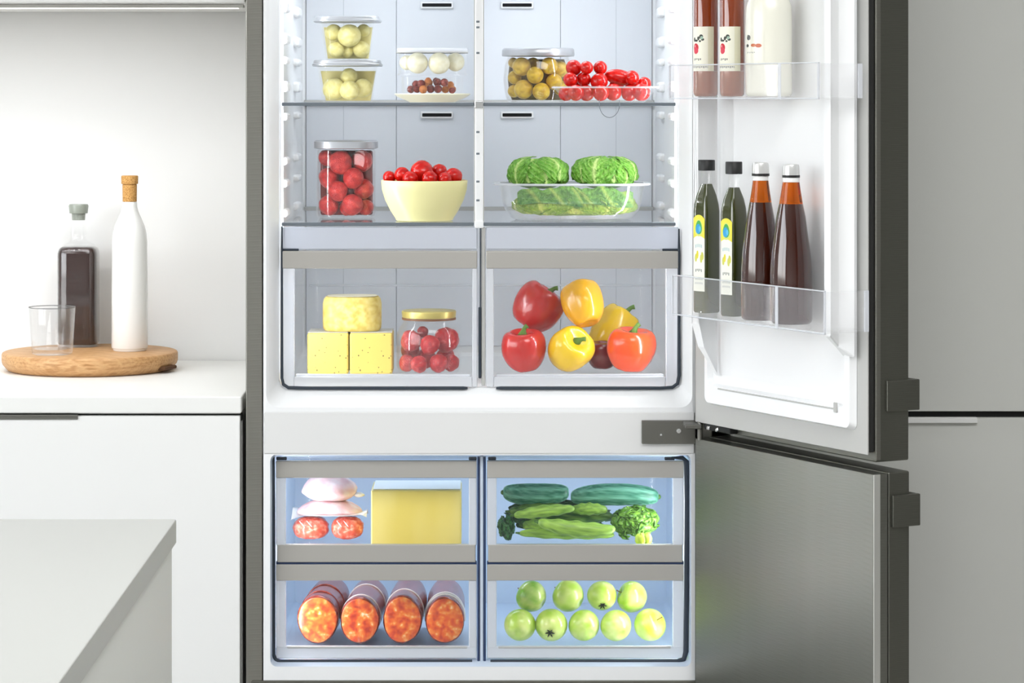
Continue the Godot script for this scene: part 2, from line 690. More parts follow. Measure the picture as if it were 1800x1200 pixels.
func room() -> void:
	struct("floor", MB.new().span(Vector3(-3.1, -0.1, -0.79), Vector3(3.1, 0, 6.6), 0.001), M.floor_tile, "pale grey kitchen floor under the island and the cupboards", "floor")
	struct("ceiling", MB.new().span(Vector3(-3.1, 2.7, -0.79), Vector3(3.1, 2.8, 6.6), 0.001), M.white_wall, "white kitchen ceiling above the fridge", "ceiling")
	struct("wall_back", MB.new().span(Vector3(-3.0, 0.0002, -0.79), Vector3(3.0, 2.6998, -0.69), 0.001), M.white_wall, "plain white wall behind the worktop with the bottles", "wall")
	struct("wall_right", MB.new().span(Vector3(3.0002, 0.0002, -0.79), Vector3(3.1, 2.6998, 6.5998), 0.001), M.grey_wall, "dark grey side wall beyond the tall grey cupboards", "wall")
	struct("wall_front", MB.new().span(Vector3(-2.9998, 0.0002, 6.5), Vector3(3.0, 2.6998, 6.6), 0.001), M.white_wall, "white wall opposite the fridge", "wall")
	# the side wall by the worktop has one wide window, out of the picture
	var za := 0.7
	var zb := 5.1
	var w := MB.new()
	w.span(Vector3(-3.1, 0.0002, -0.79), Vector3(-3.0002, 2.6998, za), 0.001)
	w.span(Vector3(-3.1, 0.0002, zb), Vector3(-3.0002, 2.6998, 6.6), 0.001)
	w.span(Vector3(-3.1, 0.0002, za), Vector3(-3.0002, 0.85, zb), 0.001)
	w.span(Vector3(-3.1, 2.5, za), Vector3(-3.0002, 2.6998, zb), 0.001)
	struct("wall_left", w, M.white_wall, "white side wall with a wide window beside the island", "wall")
	var wf := MB.new()
	for z in [za + 0.031, (za + zb) / 2, zb - 0.031]:
		wf.span(Vector3(-3.07, 0.851, z - 0.03), Vector3(-3.01, 2.499, z + 0.03), 0.004)
	for y in [0.881, 2.469]:
		wf.span(Vector3(-3.07, y - 0.03, za + 0.001), Vector3(-3.01, y + 0.03, zb - 0.001), 0.004)
	var wn := struct("window_1", wf, M.white_lacquer, "wide white framed window in the side wall", "window")
	for z in [[za + 0.06, (za + zb) / 2 - 0.03], [(za + zb) / 2 + 0.03, zb - 0.06]]:
		part(wn, "pane", MB.new().span(Vector3(-3.043, 0.91, z[0]), Vector3(-3.037, 2.44, z[1]), 0.001), M.glass)


func left_run() -> void:
	var xr := W(425, 0, 0).x
	var top := W(0, 697, 0).y
	var low := W(0, 727, 0).y
	solo("worktop", "white slab worktop along the wall carrying the round wooden board", "worktop", MB.new().span(Vector3(-2.98, low, -0.688), Vector3(xr, top, 0), 0.003), M.worktop)
	var t := thing("base_cabinet", "white handleless base cabinet under the white worktop, left of the fridge", "cabinet")
	var c := MB.new()
	c.span(Vector3(-2.98, 0.1, -0.688), Vector3(xr - 0.001, low - 0.001, -0.03), 0.001)
	part(t, "carcass", c, M.white_lacquer)
	part(t, "plinth", MB.new().span(Vector3(-2.98, 0, -0.68), Vector3(xr - 0.001, 0.1, -0.06), 0.001), M.alu)
	part(t, "shadow_strip", MB.new().span(Vector3(-2.98, low - 0.014, -0.03), Vector3(xr - 0.001, low - 0.001, -0.014), 0.0005), M.gap_black, "black strip painted as gap shadow under the worktop")  # black strip paints in the shadow line below the worktop
	var ft := W(0, 731, 0).y
	var xs := [-2.98, -2.28, -1.58, xr - 0.002]
	for i in 3:
		var d := part(t, "door", MB.new().span(Vector3(xs[i] + 0.002, 0.105, -0.029), Vector3(xs[i + 1] - 0.001, ft, -0.0005), 0.0015), M.white_lacquer)
		var hx := W(137, 0, 0).x
		if i == 2:
			var h := MB.new()
			h.span(Vector3(hx - 0.30, ft - 0.001, -0.004), Vector3(hx, ft + 0.0025, 0.004), 0.0006)
			h.span(Vector3(hx - 0.30, ft - 0.006, -0.0004), Vector3(hx, ft + 0.002, 0.0022), 0.0005)
			part(d, "handle", h, M.hinge_metal, "slim metal edge pull at the top of the door")
	# the wall cabinet of which only the underside shows
	var wy := W(0, 22, -0.69).y
	var u := thing("wall_cabinet", "white wall cabinet whose underside shows above the worktop", "cabinet")
	part(u, "carcass", MB.new().span(Vector3(-2.98, wy + 0.001, -0.688), Vector3(W(432, 0, -0.1).x, 2.3, -0.125), 0.001), M.white_lacquer)
	for i in 3:
		part(u, "door", MB.new().span(Vector3(xs[i] + 0.002, wy, -0.123), Vector3((xs[i + 1] if i < 2 else W(432, 0, -0.1).x) - 0.001, 2.3, -0.1), 0.002), M.white_lacquer)


	var sx := (W(0, 0, 0).x - 0.7 + W(425, 0, 0).x) / 2
	var ls := thing("added_strip_lamp", "added slim light strip under the wall cabinet, brightening the wall", "lamp", Vector3(sx, wy - 0.0002, -0.2))  # added lamp with no visible source, there to brighten the wall
	part(ls, "housing", MB.new().rbox(Vector3(0, -0.003, 0), Vector3(1.1, 0.006, 0.03), 0.001), M.alu)
	part(ls, "diffuser", MB.new().rbox(Vector3(0, -0.0065, 0), Vector3(1.08, 0.002, 0.022), 0.0008), M.lamp_panel)
	area(ls, "added_strip_light", Vector3(0, -0.009, 0), Vector2(1.08, 0.022), 0.4, Color(0.99, 0.995, 1.0), Vector3(-PI / 2, 0, 0))


func island() -> void:
	var x1 := W(310, 912, 1.43).x
	var y1 := W(0, 912, 1.43).y
	var y0 := W(0, 955, 1.43).y
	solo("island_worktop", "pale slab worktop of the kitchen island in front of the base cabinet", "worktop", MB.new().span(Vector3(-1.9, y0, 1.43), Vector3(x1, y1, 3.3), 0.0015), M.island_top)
	var t := thing("island_cabinet", "kitchen island cabinet with a plain grey side panel under its worktop", "cabinet")
	part(t, "carcass", MB.new().span(Vector3(-1.88, 0.1, 1.46), Vector3(x1 - 0.03, y0 - 0.0005, 3.27), 0.001), M.white_lacquer)
	part(t, "plinth", MB.new().span(Vector3(-1.86, 0, 1.5), Vector3(x1 - 0.06, 0.1, 3.24), 0.001), M.alu)
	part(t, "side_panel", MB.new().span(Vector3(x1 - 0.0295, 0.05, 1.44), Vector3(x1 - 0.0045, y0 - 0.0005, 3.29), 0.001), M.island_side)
	part(t, "back_panel", MB.new().span(Vector3(-1.88, 0.05, 1.44), Vector3(x1 - 0.03, y0 - 0.0005, 1.459), 0.001), M.white_lacquer)


func tall_cupboard() -> void:
	var x0 := 0.445
	var t := thing("tall_cupboard", "tall matt grey cupboard with two stacked doors behind the open fridge door", "cupboard")
	part(t, "carcass", MB.new().span(Vector3(x0, 0.1, -0.688), Vector3(2.6, 2.4, -0.024), 0.001), M.grey_lacquer)
	part(t, "plinth", MB.new().span(Vector3(x0, 0, -0.68), Vector3(2.6, 0.1, -0.06), 0.001), M.gap_black)
	var yu := W(0, 723, 0).y
	var yl := W(0, 734, 0).y
	part(t, "shadow_strip", MB.new().span(Vector3(x0, yl - 0.001, -0.0235), Vector3(2.6, yu + 0.001, -0.012), 0.0005), M.gap_black, "black strip painted as gap shadow between the upper and lower doors")  # gap shadow between the doors, put in as a black strip
	for i in 2:
		var xa := x0 + 0.001 + i * 1.08
		var xb := xa + 1.076
		part(t, "door", MB.new().span(Vector3(xa, yu, -0.0235), Vector3(xb, 2.4, 0), 0.0015), M.grey_lacquer)
		var d := part(t, "door", MB.new().span(Vector3(xa, 0.105, -0.0235), Vector3(xb, yl, 0), 0.0015), M.grey_lacquer)
		if i == 0:
			var hx := W(1717, 0, 0).x
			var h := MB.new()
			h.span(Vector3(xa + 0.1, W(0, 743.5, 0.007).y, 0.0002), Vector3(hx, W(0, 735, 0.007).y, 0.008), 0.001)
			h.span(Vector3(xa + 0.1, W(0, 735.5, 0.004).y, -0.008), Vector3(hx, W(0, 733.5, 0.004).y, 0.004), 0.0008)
			part(d, "handle", h, M.pull_highlight, "slim metal edge pull on the lower door, its highlight painted in")


# ---------------------------------------------------------------- the fridge-freezer
const HINGE := Vector3(0.3773, 0, 0.035)
const DU := Vector3(0.4548, 0, 0.8906)     # along the open door, hinge to free edge
const DN := Vector3(-0.8906, 0, 0.4548)    # out of its inner face


# distance along the door at which a pixel column meets the plane b in front of the inner face
func A(px: float, b: float) -> float:
	var k := (px - PPX) / FOCAL
	return (k * (EYE_Z - HINGE.z - b * DN.z) - HINGE.x - b * DN.x) / (DU.x + k * DU.z)


func DZ(a: float, b: float) -> float:
	return HINGE.z + a * DU.z + b * DN.z


# height of a pixel row on the door at (a, b)
func DY(py: float, a: float, b: float) -> float:
	return EYE_Y - (py - PPY) * S(DZ(a, b))


func door_basis() -> Basis:
	return Basis(DU, Vector3.UP, DN)


func fridge() -> void:
	var f := thing("fridge_freezer", "open stainless steel fridge freezer with white interior, clear drawers and food", "fridge")
	var bx := 0.41
	var rx := 0.385
	# steel shell
	var b := MB.new()
	b.span(Vector3(-bx, 0.02, -0.685), Vector3(-0.3802, 1.9, 0), 0.002)
	b.span(Vector3(rx, 0.02, -0.685), Vector3(rx + 0.025, 1.9, -0.004), 0.002)
	b.span(Vector3(-0.3802, 1.88, -0.685), Vector3(rx, 1.9, 0), 0.002)
	b.span(Vector3(-0.3802, 0.02, -0.685), Vector3(rx, 0.08, -0.01), 0.002)
	b.span(Vector3(-0.3802, 0.08, -0.685), Vector3(rx, 1.88, -0.672), 0.001)
	part(f, "body", b, M.steel)
	for x in [-0.36, 0.34]:
		for z in [-0.6, -0.08]:
			part(f, "foot", MB.new().lathe(V2([0, 0.0003, 0.02, 0.0003, 0.02, 0.0197, 0, 0.0197]), 16, Vector3(x, 0, z)), M.gap_black)
	# upper compartment liner: one skin from the front lip to the back wall
	var L := W(463, 0, 0).x
	var R := W(1222, 0, 0).x
	var yb := W(0, 716, 0).y
	var lo := []
	lo.append(rr_loop(W(468, 0, 0).x, W(1217, 0, 0).x, yb, 1.86, 0.022, 0.001))
	lo.append(rr_loop(W(473, 0, 0).x, W(1212, 0, 0).x, yb + 0.005, 1.855, 0.022, -0.004))
	lo.append(rr_loop(-0.3535, 0.3535, 0.9165, 1.845, 0.016, -0.03))
	lo.append(rr_loop(-0.3525, 0.3525, 0.9145, 1.84, 0.014, -0.06))
	lo.append(rr_loop(-0.3505, 0.3505, 0.9145, 1.835, 0.012, -0.655))
	lo.append(rr_loop(-0.344, 0.344, 0.921, 1.83, 0.010, -0.664))
	part(f, "liner", MB.new().loft(lo, true, true), M.liner, "white moulded lining of the upper compartment")
	# freezer liner
	var z1 := []
	z1.append(rr_loop(W(475, 0, 0).x, W(1215, 0, 0).x, W(0, 1171, 0).y, W(0, 798, 0).y, 0.012, 0.001))
	z1.append(rr_loop(W(476, 0, 0).x, W(1214, 0, 0).x, W(0, 1170, 0).y, W(0, 799, 0).y, 0.012, -0.004))
	z1.append(rr_loop(-0.3635, 0.3705, 0.4355, 0.7985, 0.012, -0.03))
	z1.append(rr_loop(-0.3615, 0.3685, 0.4355, 0.7965, 0.010, -0.59))
	part(f, "freezer_liner", MB.new().loft(z1, true, true), M.freezer_liner, "pale blue lining of the freezer compartment")
	# front frame around both compartments: outer rectangle to the two openings
	var fr := MB.new()
	fr.loft([rr_loop(L, R, 0.80, 1.88, 0.0005, 0.0), rr_loop(W(468, 0, 0).x, W(1217, 0, 0).x, yb, 1.86, 0.022, 0.001)], true)
	fr.loft([rr_loop(L, R, 0.40, 0.815, 0.0005, 0.0), rr_loop(W(475, 0, 0).x, W(1215, 0, 0).x, W(0, 1171, 0).y, W(0, 798, 0).y, 0.012, 0.001)], true)
	fr.span(Vector3(L, 0.80, -0.03), Vector3(R, 0.815, -0.0002), 0.001)
	part(f, "front_frame", fr, M.liner)
	part(f, "mullion", MB.new().span(Vector3(L + 0.001, W(0, 797.5, 0.002).y, -0.02), Vector3(R - 0.001, W(0, 724, 0.002).y, 0.003), 0.002), M.mullion_white, "flat white crosspiece between fridge and freezer")
	part(f, "kick_plate", MB.new().span(Vector3(-0.40, 0.08, -0.03), Vector3(rx, W(0, 1195, 0).y, 0.002), 0.002), M.steel_dark)
	# hinge bracket at the right of the crosspiece
	var hb := part(f, "hinge", MB.new().span(W(1128, 780, 0.012), W(1222, 738, 0.003), 0.001), M.hinge_metal, "dark steel door hinge bracket")
	part(hb, "screw", MB.new().lathe(V2([0, 0, 0.0045, 0, 0.004, 0.0025, 0, 0.0028]), 16, W(1193, 757, 0.012), 0.0, Vector2.ONE, Basis(Vector3.RIGHT, PI / 2)), M.chrome)
	part(hb, "screw", MB.new().lathe(V2([0, 0, 0.0025, 0, 0.002, 0.0015, 0, 0.0016]), 12, W(1162, 764, 0.012), 0.0, Vector2.ONE, Basis(Vector3.RIGHT, PI / 2)), M.chrome)
	var arm := MB.new()
	arm.rbox(Vector3(0.372, 0.857, 0.03), Vector3(0.03, 0.008, 0.06), 0.002, 1)
	arm.lathe(V2([0, 0.832, 0.005, 0.832, 0.005, 0.864, 0, 0.864]), 16, Vector3(0.385, 0, 0.046))
	part(hb, "hinge_arm", arm, M.hinge_metal)

	back_panels(f)
	shelves(f)
	crispers(f)
	freezer_drawers(f)
	lamps(f)
	upper_door(f)
	lower_door(f)


func back_panels(f: Node3D) -> void:
	var zb := -0.664
	# three tall back panels, the middle one proud, with air slots
	var edges := [-0.344, W(697, 0, zb).x, W(985, 0, zb).x, 0.344]
	for i in 3:
		var p := MB.new()
		p.span(Vector3(edges[i] + 0.0003, 0.935, zb + 0.001), Vector3(edges[i + 1] - 0.0003, 1.825, zb + (0.006 if i == 1 else 0.005)), 0.0008)
		var o := part(f, "back_panel", p, M.liner_back)
		if i == 1:
			for y in [9, 202, -184]:
				for x in [768, 909]:
					var c := W(x, y, zb + 0.01)
					var s := part(o, "air_vent", MB.new().rbox(c, Vector3(0.066, 0.0145, 0.006), 0.0028, 2), M.liner, "white rim around a dark air slot")
					s.name = "vent_rim"
					part(o, "air_slot", MB.new().rbox(c + Vector3(0, 0, 0.002), Vector3(0.059, 0.0075, 0.004), 0.0019, 2), M.vent_black, "black air slot")
	for x in [604, 1083]:
		part(f, "panel_groove", MB.new().span(W(x - 0.6, 0, zb + 0.0048) * Vector3(1, 0, 1) + Vector3(0, 0.94, 0), W(x + 0.6, 0, zb + 0.0056) * Vector3(1, 0, 1) + Vector3(0, 1.82, 0), 0.0002), M.groove)
	# shelf supports on the side walls
	for side in [-1, 1]:
		for y in [12, 68, 106, 152, 205, 283, 322, 374]:
			for k in 2:
				var z: float = [-0.1, -0.43][k]
				var c := Vector3(side * 0.3475, W(0, y, -0.09).y, z)
				part(f, "shelf_support", MB.new().rbox(c, Vector3(0.014, 0.014 if y % 4 else 0.02, 0.09), 0.006, 3), M.liner)


func shelves(f: Node3D) -> void:
	var zf := -0.03
	var cx0 := W(833, 0, zf).x
	var cx1 := W(851, 0, zf).x
	# centre post with its row of slots
	var post := part(f, "centre_post", MB.new().span(Vector3(cx0 + 0.0015, 1.2, zf - 0.02), Vector3(cx1 - 0.0015, 1.834, zf + 0.004), 0.003, 2), M.liner, "white upright post with small shelf slots")
	for s in [-1, 1]:
		part(post, "post_edge", MB.new().span(Vector3((cx0 + cx1) / 2 + s * 0.0078 - 0.0012, 1.206, zf - 0.022), Vector3((cx0 + cx1) / 2 + s * 0.0078 + 0.0012, 1.83, zf + 0.002), 0.0008), M.liner_frame)
	for y in [38, 48, 93, 232, 270, 319, 352]:
		part(post, "slot", MB.new().rbox(W(840, y, zf + 0.0042), Vector3(0.006, 0.0035, 0.0012), 0.0005), M.shelf_edge)
	part(post, "partition", MB.new().span(Vector3((cx0 + cx1) / 2 - 0.002, 1.212, -0.65), Vector3((cx0 + cx1) / 2 + 0.002, 1.8, zf - 0.02), 0.001), M.liner)
	for lv in 2:
		var yt: float = [1.4195, 1.2077][lv]
		for s in 2:
			var xa: float = [-0.3475, cx1][s]
			var xb: float = [cx0, 0.3475][s]
			var sh := hub(f, "shelf")
			part(sh, "glass", MB.new().span(Vector3(xa, yt - 0.005, -0.655), Vector3(xb, yt, zf), 0.001), M.shelf_glass)
			part(sh, "edge_trim", MB.new().span(Vector3(xa - 0.001, yt - 0.0058, zf), Vector3(xb, yt + 0.0004, zf + 0.004), 0.001), M.shelf_edge, "dark grey front edge of the glass shelf")
			part(sh, "rear_trim", MB.new().span(Vector3(xa, yt - 0.006, -0.656), Vector3(xb, yt + 0.004, -0.651), 0.001), M.liner_frame)
		part(post, "shelf_clip", MB.new().rbox(Vector3((cx0 + cx1) / 2, yt - 0.003, zf + 0.004), Vector3(0.016, 0.014, 0.006), 0.002, 2), M.chrome if lv == 0 else M.liner)


# the open box of a drawer behind its front: floor, two sides, back
func drawer_tray(x0: float, x1: float, y0: float, y1: float, z0: float, z1: float) -> MB:
	var m := MB.new()
	var t := 0.003
	m.span(Vector3(x0, y0, z1), Vector3(x1, y0 + t, z0), 0.0008)
	m.span(Vector3(x0, y0 + t, z1), Vector3(x0 + t, y1, z0), 0.0008)
	m.span(Vector3(x1 - t, y0 + t, z1), Vector3(x1, y1, z0), 0.0008)
	m.span(Vector3(x0 + t, y0 + t, z1), Vector3(x1 - t, y1, z1 + t), 0.0008)
	return m


func crispers(f: Node3D) -> void:
	var z := -0.022
	var fy0 := W(0, 679, z).y
	for s in 2:
		var a: float = [497, 854][s]
		var b: float = [839, 1193][s]
		var ia: float = [517, 868][s]
		var ib: float = [830, 1170][s]
		var d := hub(f, "crisper_drawer")
		# frosted border, clear window
		var fr := MB.new()
		fr.span(W(a, 679, z - 0.012), W(ia, 470, z), 0.002)
		fr.span(W(ib, 679, z - 0.012), W(b, 470, z), 0.002)
		fr.span(W(ia, 679, z - 0.012), W(ib, 662, z), 0.002)
		part(d, "front_border", fr, M.frosted, "frosted plastic border of the drawer front")
		part(d, "front_window", MB.new().span(W(ia, 662, z - 0.009), W(ib, 470, z - 0.006), 0.0008), M.clear_plastic)
		part(d, "front_lip", MB.new().span(W(ia + 4, 661, z - 0.02), W(ib - 4, 657.5, z - 0.01), 0.001), M.frosted)
		part(d, "trim", MB.new().span(W(a, 471, z - 0.012), W(b, 441, z + 0.002), 0.002, 2), M.trim_metal, "satin beige metal strip along the drawer top")
		part(d, "top_band", MB.new().span(W(a, 438, z - 0.012), W(b, 399, z - 0.004), 0.002), M.frosted_band, "frosted cover band above the drawer")
		part(d, "gap_trim", MB.new().span(W(a if s == 0 else 1164, 440.5, z - 0.008), W(525 if s == 0 else b, 437, z - 0.001), 0.0006), M.gap_shade)
		part(d, "tray", drawer_tray(W(ia - 6, 0, z).x, W(ib + 6, 0, z).x, W(0, 672, z).y, W(0, 480, z).y, z - 0.013, -0.56), M.clear_plastic)
		part(d, "glare_bar", MB.new().span(Vector3(W(ia - 6, 0, z).x, W(0, 519, -0.3).y, -0.556), Vector3(W(ib + 6, 0, z).x, W(0, 519, -0.3).y + 0.004, -0.552), 0.001), M.frosted)  # frosted bar imitating the faint glare line across the crisper
	# dark strips standing in for the shade in the gaps round the drawers
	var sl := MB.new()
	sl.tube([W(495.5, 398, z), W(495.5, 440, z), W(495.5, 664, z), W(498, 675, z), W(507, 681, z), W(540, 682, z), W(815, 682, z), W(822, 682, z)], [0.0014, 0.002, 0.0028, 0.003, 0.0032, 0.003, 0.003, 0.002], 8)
	part(f, "gap_shade_strip", sl, M.gap_shade, "dark slate strip painted as gap shade round the left crisper drawer")
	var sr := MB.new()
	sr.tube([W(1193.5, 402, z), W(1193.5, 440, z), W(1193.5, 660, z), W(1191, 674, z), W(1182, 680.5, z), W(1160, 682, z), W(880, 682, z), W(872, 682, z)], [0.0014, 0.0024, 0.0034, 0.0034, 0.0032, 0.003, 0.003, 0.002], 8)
	part(f, "gap_shade_strip", sr, M.gap_shade, "dark slate strip painted as gap shade round the right crisper drawer")
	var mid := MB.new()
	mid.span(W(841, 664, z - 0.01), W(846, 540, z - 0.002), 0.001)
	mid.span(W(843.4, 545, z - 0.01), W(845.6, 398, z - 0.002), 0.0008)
	part(f, "gap_shade_strip", mid, M.gap_shade)
	part(f, "divider", MB.new().span(W(846, 676, z - 0.02), W(853, 400, z - 0.004), 0.001), M.liner_frame, "pale upright between the crisper drawers")


func freezer_drawers(f: Node3D) -> void:
	var z := -0.022
	for row in 2:
		for s in 2:
			var a: float = [486, 856][s]
			var b: float = [838, 1202][s]
			var ia: float = [502, 873][s]
			var ib: float = [824, 1182][s]
			var d := hub(f, "freezer_drawer")
			var y0: float = [986, 1155][row]
			var yt: float = [838, 1018][row]
			var yh: float = [810, 992][row]
			var yw: float = [957, 1136][row]
			var fr := MB.new()
			fr.span(W(a, yw, z - 0.012), W(ia, yt, z), 0.002)
			var fb := MB.new()
			fb.span(W(ib, yw, z - 0.012), W(b, yt, z), 0.002)
			part(d, "front_border", fb, M.freezer_frost, "frosted plastic border of the drawer front")
			if row == 1:
				fr.span(W(a, y0, z - 0.012), W(b, yw, z), 0.002)
			part(d, "front_border", fr, M.freezer_frost, "frosted plastic border of the drawer front")
			part(d, "front_window", MB.new().span(W(ia, yw, z - 0.009), W(ib, yt, z - 0.006), 0.0008), M.clear_plastic)
			part(d, "trim", MB.new().span(W(a, yt, z - 0.012), W(b, yh, z + 0.002), 0.0015, 2), M.trim_metal, "satin beige metal strip along the drawer top")
			if row == 0:
				part(d, "lower_trim", MB.new().span(W(a + 2, y0, z - 0.012), W(b - 2, yw, z + 0.001), 0.0015, 2), M.trim_metal, "satin beige metal strip along the drawer foot")
			else:
				part(d, "front_lip", MB.new().span(W(ia + 3, 1139, z - 0.001), W(ib - 3, 1136, z + 0.001), 0.0006), M.liner_frame)
			part(d, "tray", drawer_tray(W(ia - 6, 0, z).x, W(ib + 6, 0, z).x, [0.626, 0.4475][row], W(0, yt + 6, z).y, z - 0.013, -0.5), M.clear_plastic)
	var e := MB.new()  # dark strips painted as the shade in the freezer gaps
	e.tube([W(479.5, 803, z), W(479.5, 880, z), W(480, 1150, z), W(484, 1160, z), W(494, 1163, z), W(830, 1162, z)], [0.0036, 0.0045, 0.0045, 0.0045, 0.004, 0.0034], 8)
	part(f, "gap_shade_strip", e, M.gap_shade, "dark slate strip painted as gap shade round the left freezer drawers")
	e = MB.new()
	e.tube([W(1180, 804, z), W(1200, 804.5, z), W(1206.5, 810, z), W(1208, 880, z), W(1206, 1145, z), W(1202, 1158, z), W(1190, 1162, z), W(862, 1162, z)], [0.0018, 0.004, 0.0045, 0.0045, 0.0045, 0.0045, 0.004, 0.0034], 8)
	part(f, "gap_shade_strip", e, M.gap_shade, "dark slate strip painted as gap shade round the right freezer drawers")
	e = MB.new()
	e.span(W(486, 991, z - 0.012), W(838, 986.2, z - 0.002), 0.001)
	e.span(W(856, 991, z - 0.012), W(1202, 986.2, z - 0.002), 0.001)
	part(f, "navy_strip", e, M.gap_blue, "dark blue strip between the freezer drawers")
	e = MB.new()
	e.span(W(839, 1160, z - 0.012), W(843, 803, z), 0.001)
	e.span(W(850, 1160, z - 0.012), W(854, 803, z), 0.001)
	part(f, "navy_strip", e, M.gap_blue, "dark blue uprights between the freezer drawers")
	part(f, "divider", MB.new().span(W(843, 1160, z - 0.02), W(850, 801, z - 0.002), 0.002, 2), M.freezer_liner, "pale blue upright between the freezer drawers")
	part(f, "freezer_shelf", MB.new().span(Vector3(W(492, 0, z).x, W(0, 806, z).y, -0.5), W(1196, 802, z), 0.001), M.shelf_glass)
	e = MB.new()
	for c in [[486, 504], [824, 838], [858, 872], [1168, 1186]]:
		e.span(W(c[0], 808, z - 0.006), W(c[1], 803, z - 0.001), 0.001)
	part(f, "runner_stop", e, M.gap_shade)


func lamps(f: Node3D) -> void:
	part(f, "lamp_cover", MB.new().span(Vector3(-0.2, 1.822, -0.4), Vector3(0.2, 1.832, -0.15), 0.002), M.led_cover, "glowing interior lamp of the fridge")
	area(f, "fridge_lamp", Vector3(0, 1.818, -0.275), Vector2(0.4, 0.25), 0.2, Color(0.95, 0.975, 1.0))
	for s in [-1, 1]:  # added strips that even out the light inside the fridge
		var bs := Basis(Vector3.UP, s * 1.4)
		part(f, "lamp_cover", MB.new().rbox(Vector3(s * 0.3488, 1.372, -0.042), Vector3(0.012, 0.86, 0.004), 0.0015, 1, bs), M.led_cover, "added upright light strip behind the front lip")
		area(f, "added_side_strip", Vector3(s * 0.3488, 1.372, -0.042) - bs.z * 0.003, Vector2(0.01, 0.85), 0.135, Color(0.97, 0.985, 1.0), Vector3(0, s * 1.4, 0))
	for s in [-1, 1]:  # added strips that brighten the fronts of the frozen food
		var bs := Basis(Vector3.UP, s * 1.3)
		var x: float = -0.358 if s < 0 else 0.3645
		part(f, "lamp_cover", MB.new().rbox(Vector3(x, 0.616, -0.045), Vector3(0.009, 0.33, 0.004), 0.0015, 1, bs), M.led_cover, "added upright light strip in the freezer")
		area(f, "added_freezer_strip", Vector3(x, 0.616, -0.045) - bs.z * 0.003, Vector2(0.008, 0.32), 0.075, Color(0.95, 0.975, 1.0), Vector3(0, s * 1.3, 0))
	part(f, "lamp_cover", MB.new().span(Vector3(-0.3, 0.7925, -0.36), Vector3(0.3, 0.7955, -0.28), 0.001), M.led_cover, "added lamp brightening the freezer")  # added lamp that lightens the freezer back
	area(f, "added_freezer_lamp", Vector3(0, 0.79, -0.32), Vector2(0.6, 0.08), 0.10, Color(0.84, 0.93, 1.0))


func bin_shape(a0: float, a1: float, y0: float, y1: float, b0: float, b1: float) -> MB:
	var m := MB.new()
	var t := 0.003
	m.span(Vector3(a0, y0, b0), Vector3(a1, y0 + t, b1), 0.001)
	m.span(Vector3(a0, y0 + t, b1 - t), Vector3(a1, y1, b1), 0.001)
	m.span(Vector3(a0, y0 + t, b0), Vector3(a0 + t, y1, b1 - t), 0.001)
	m.span(Vector3(a1 - t, y0 + t, b0), Vector3(a1, y1, b1 - t), 0.001)
	return m


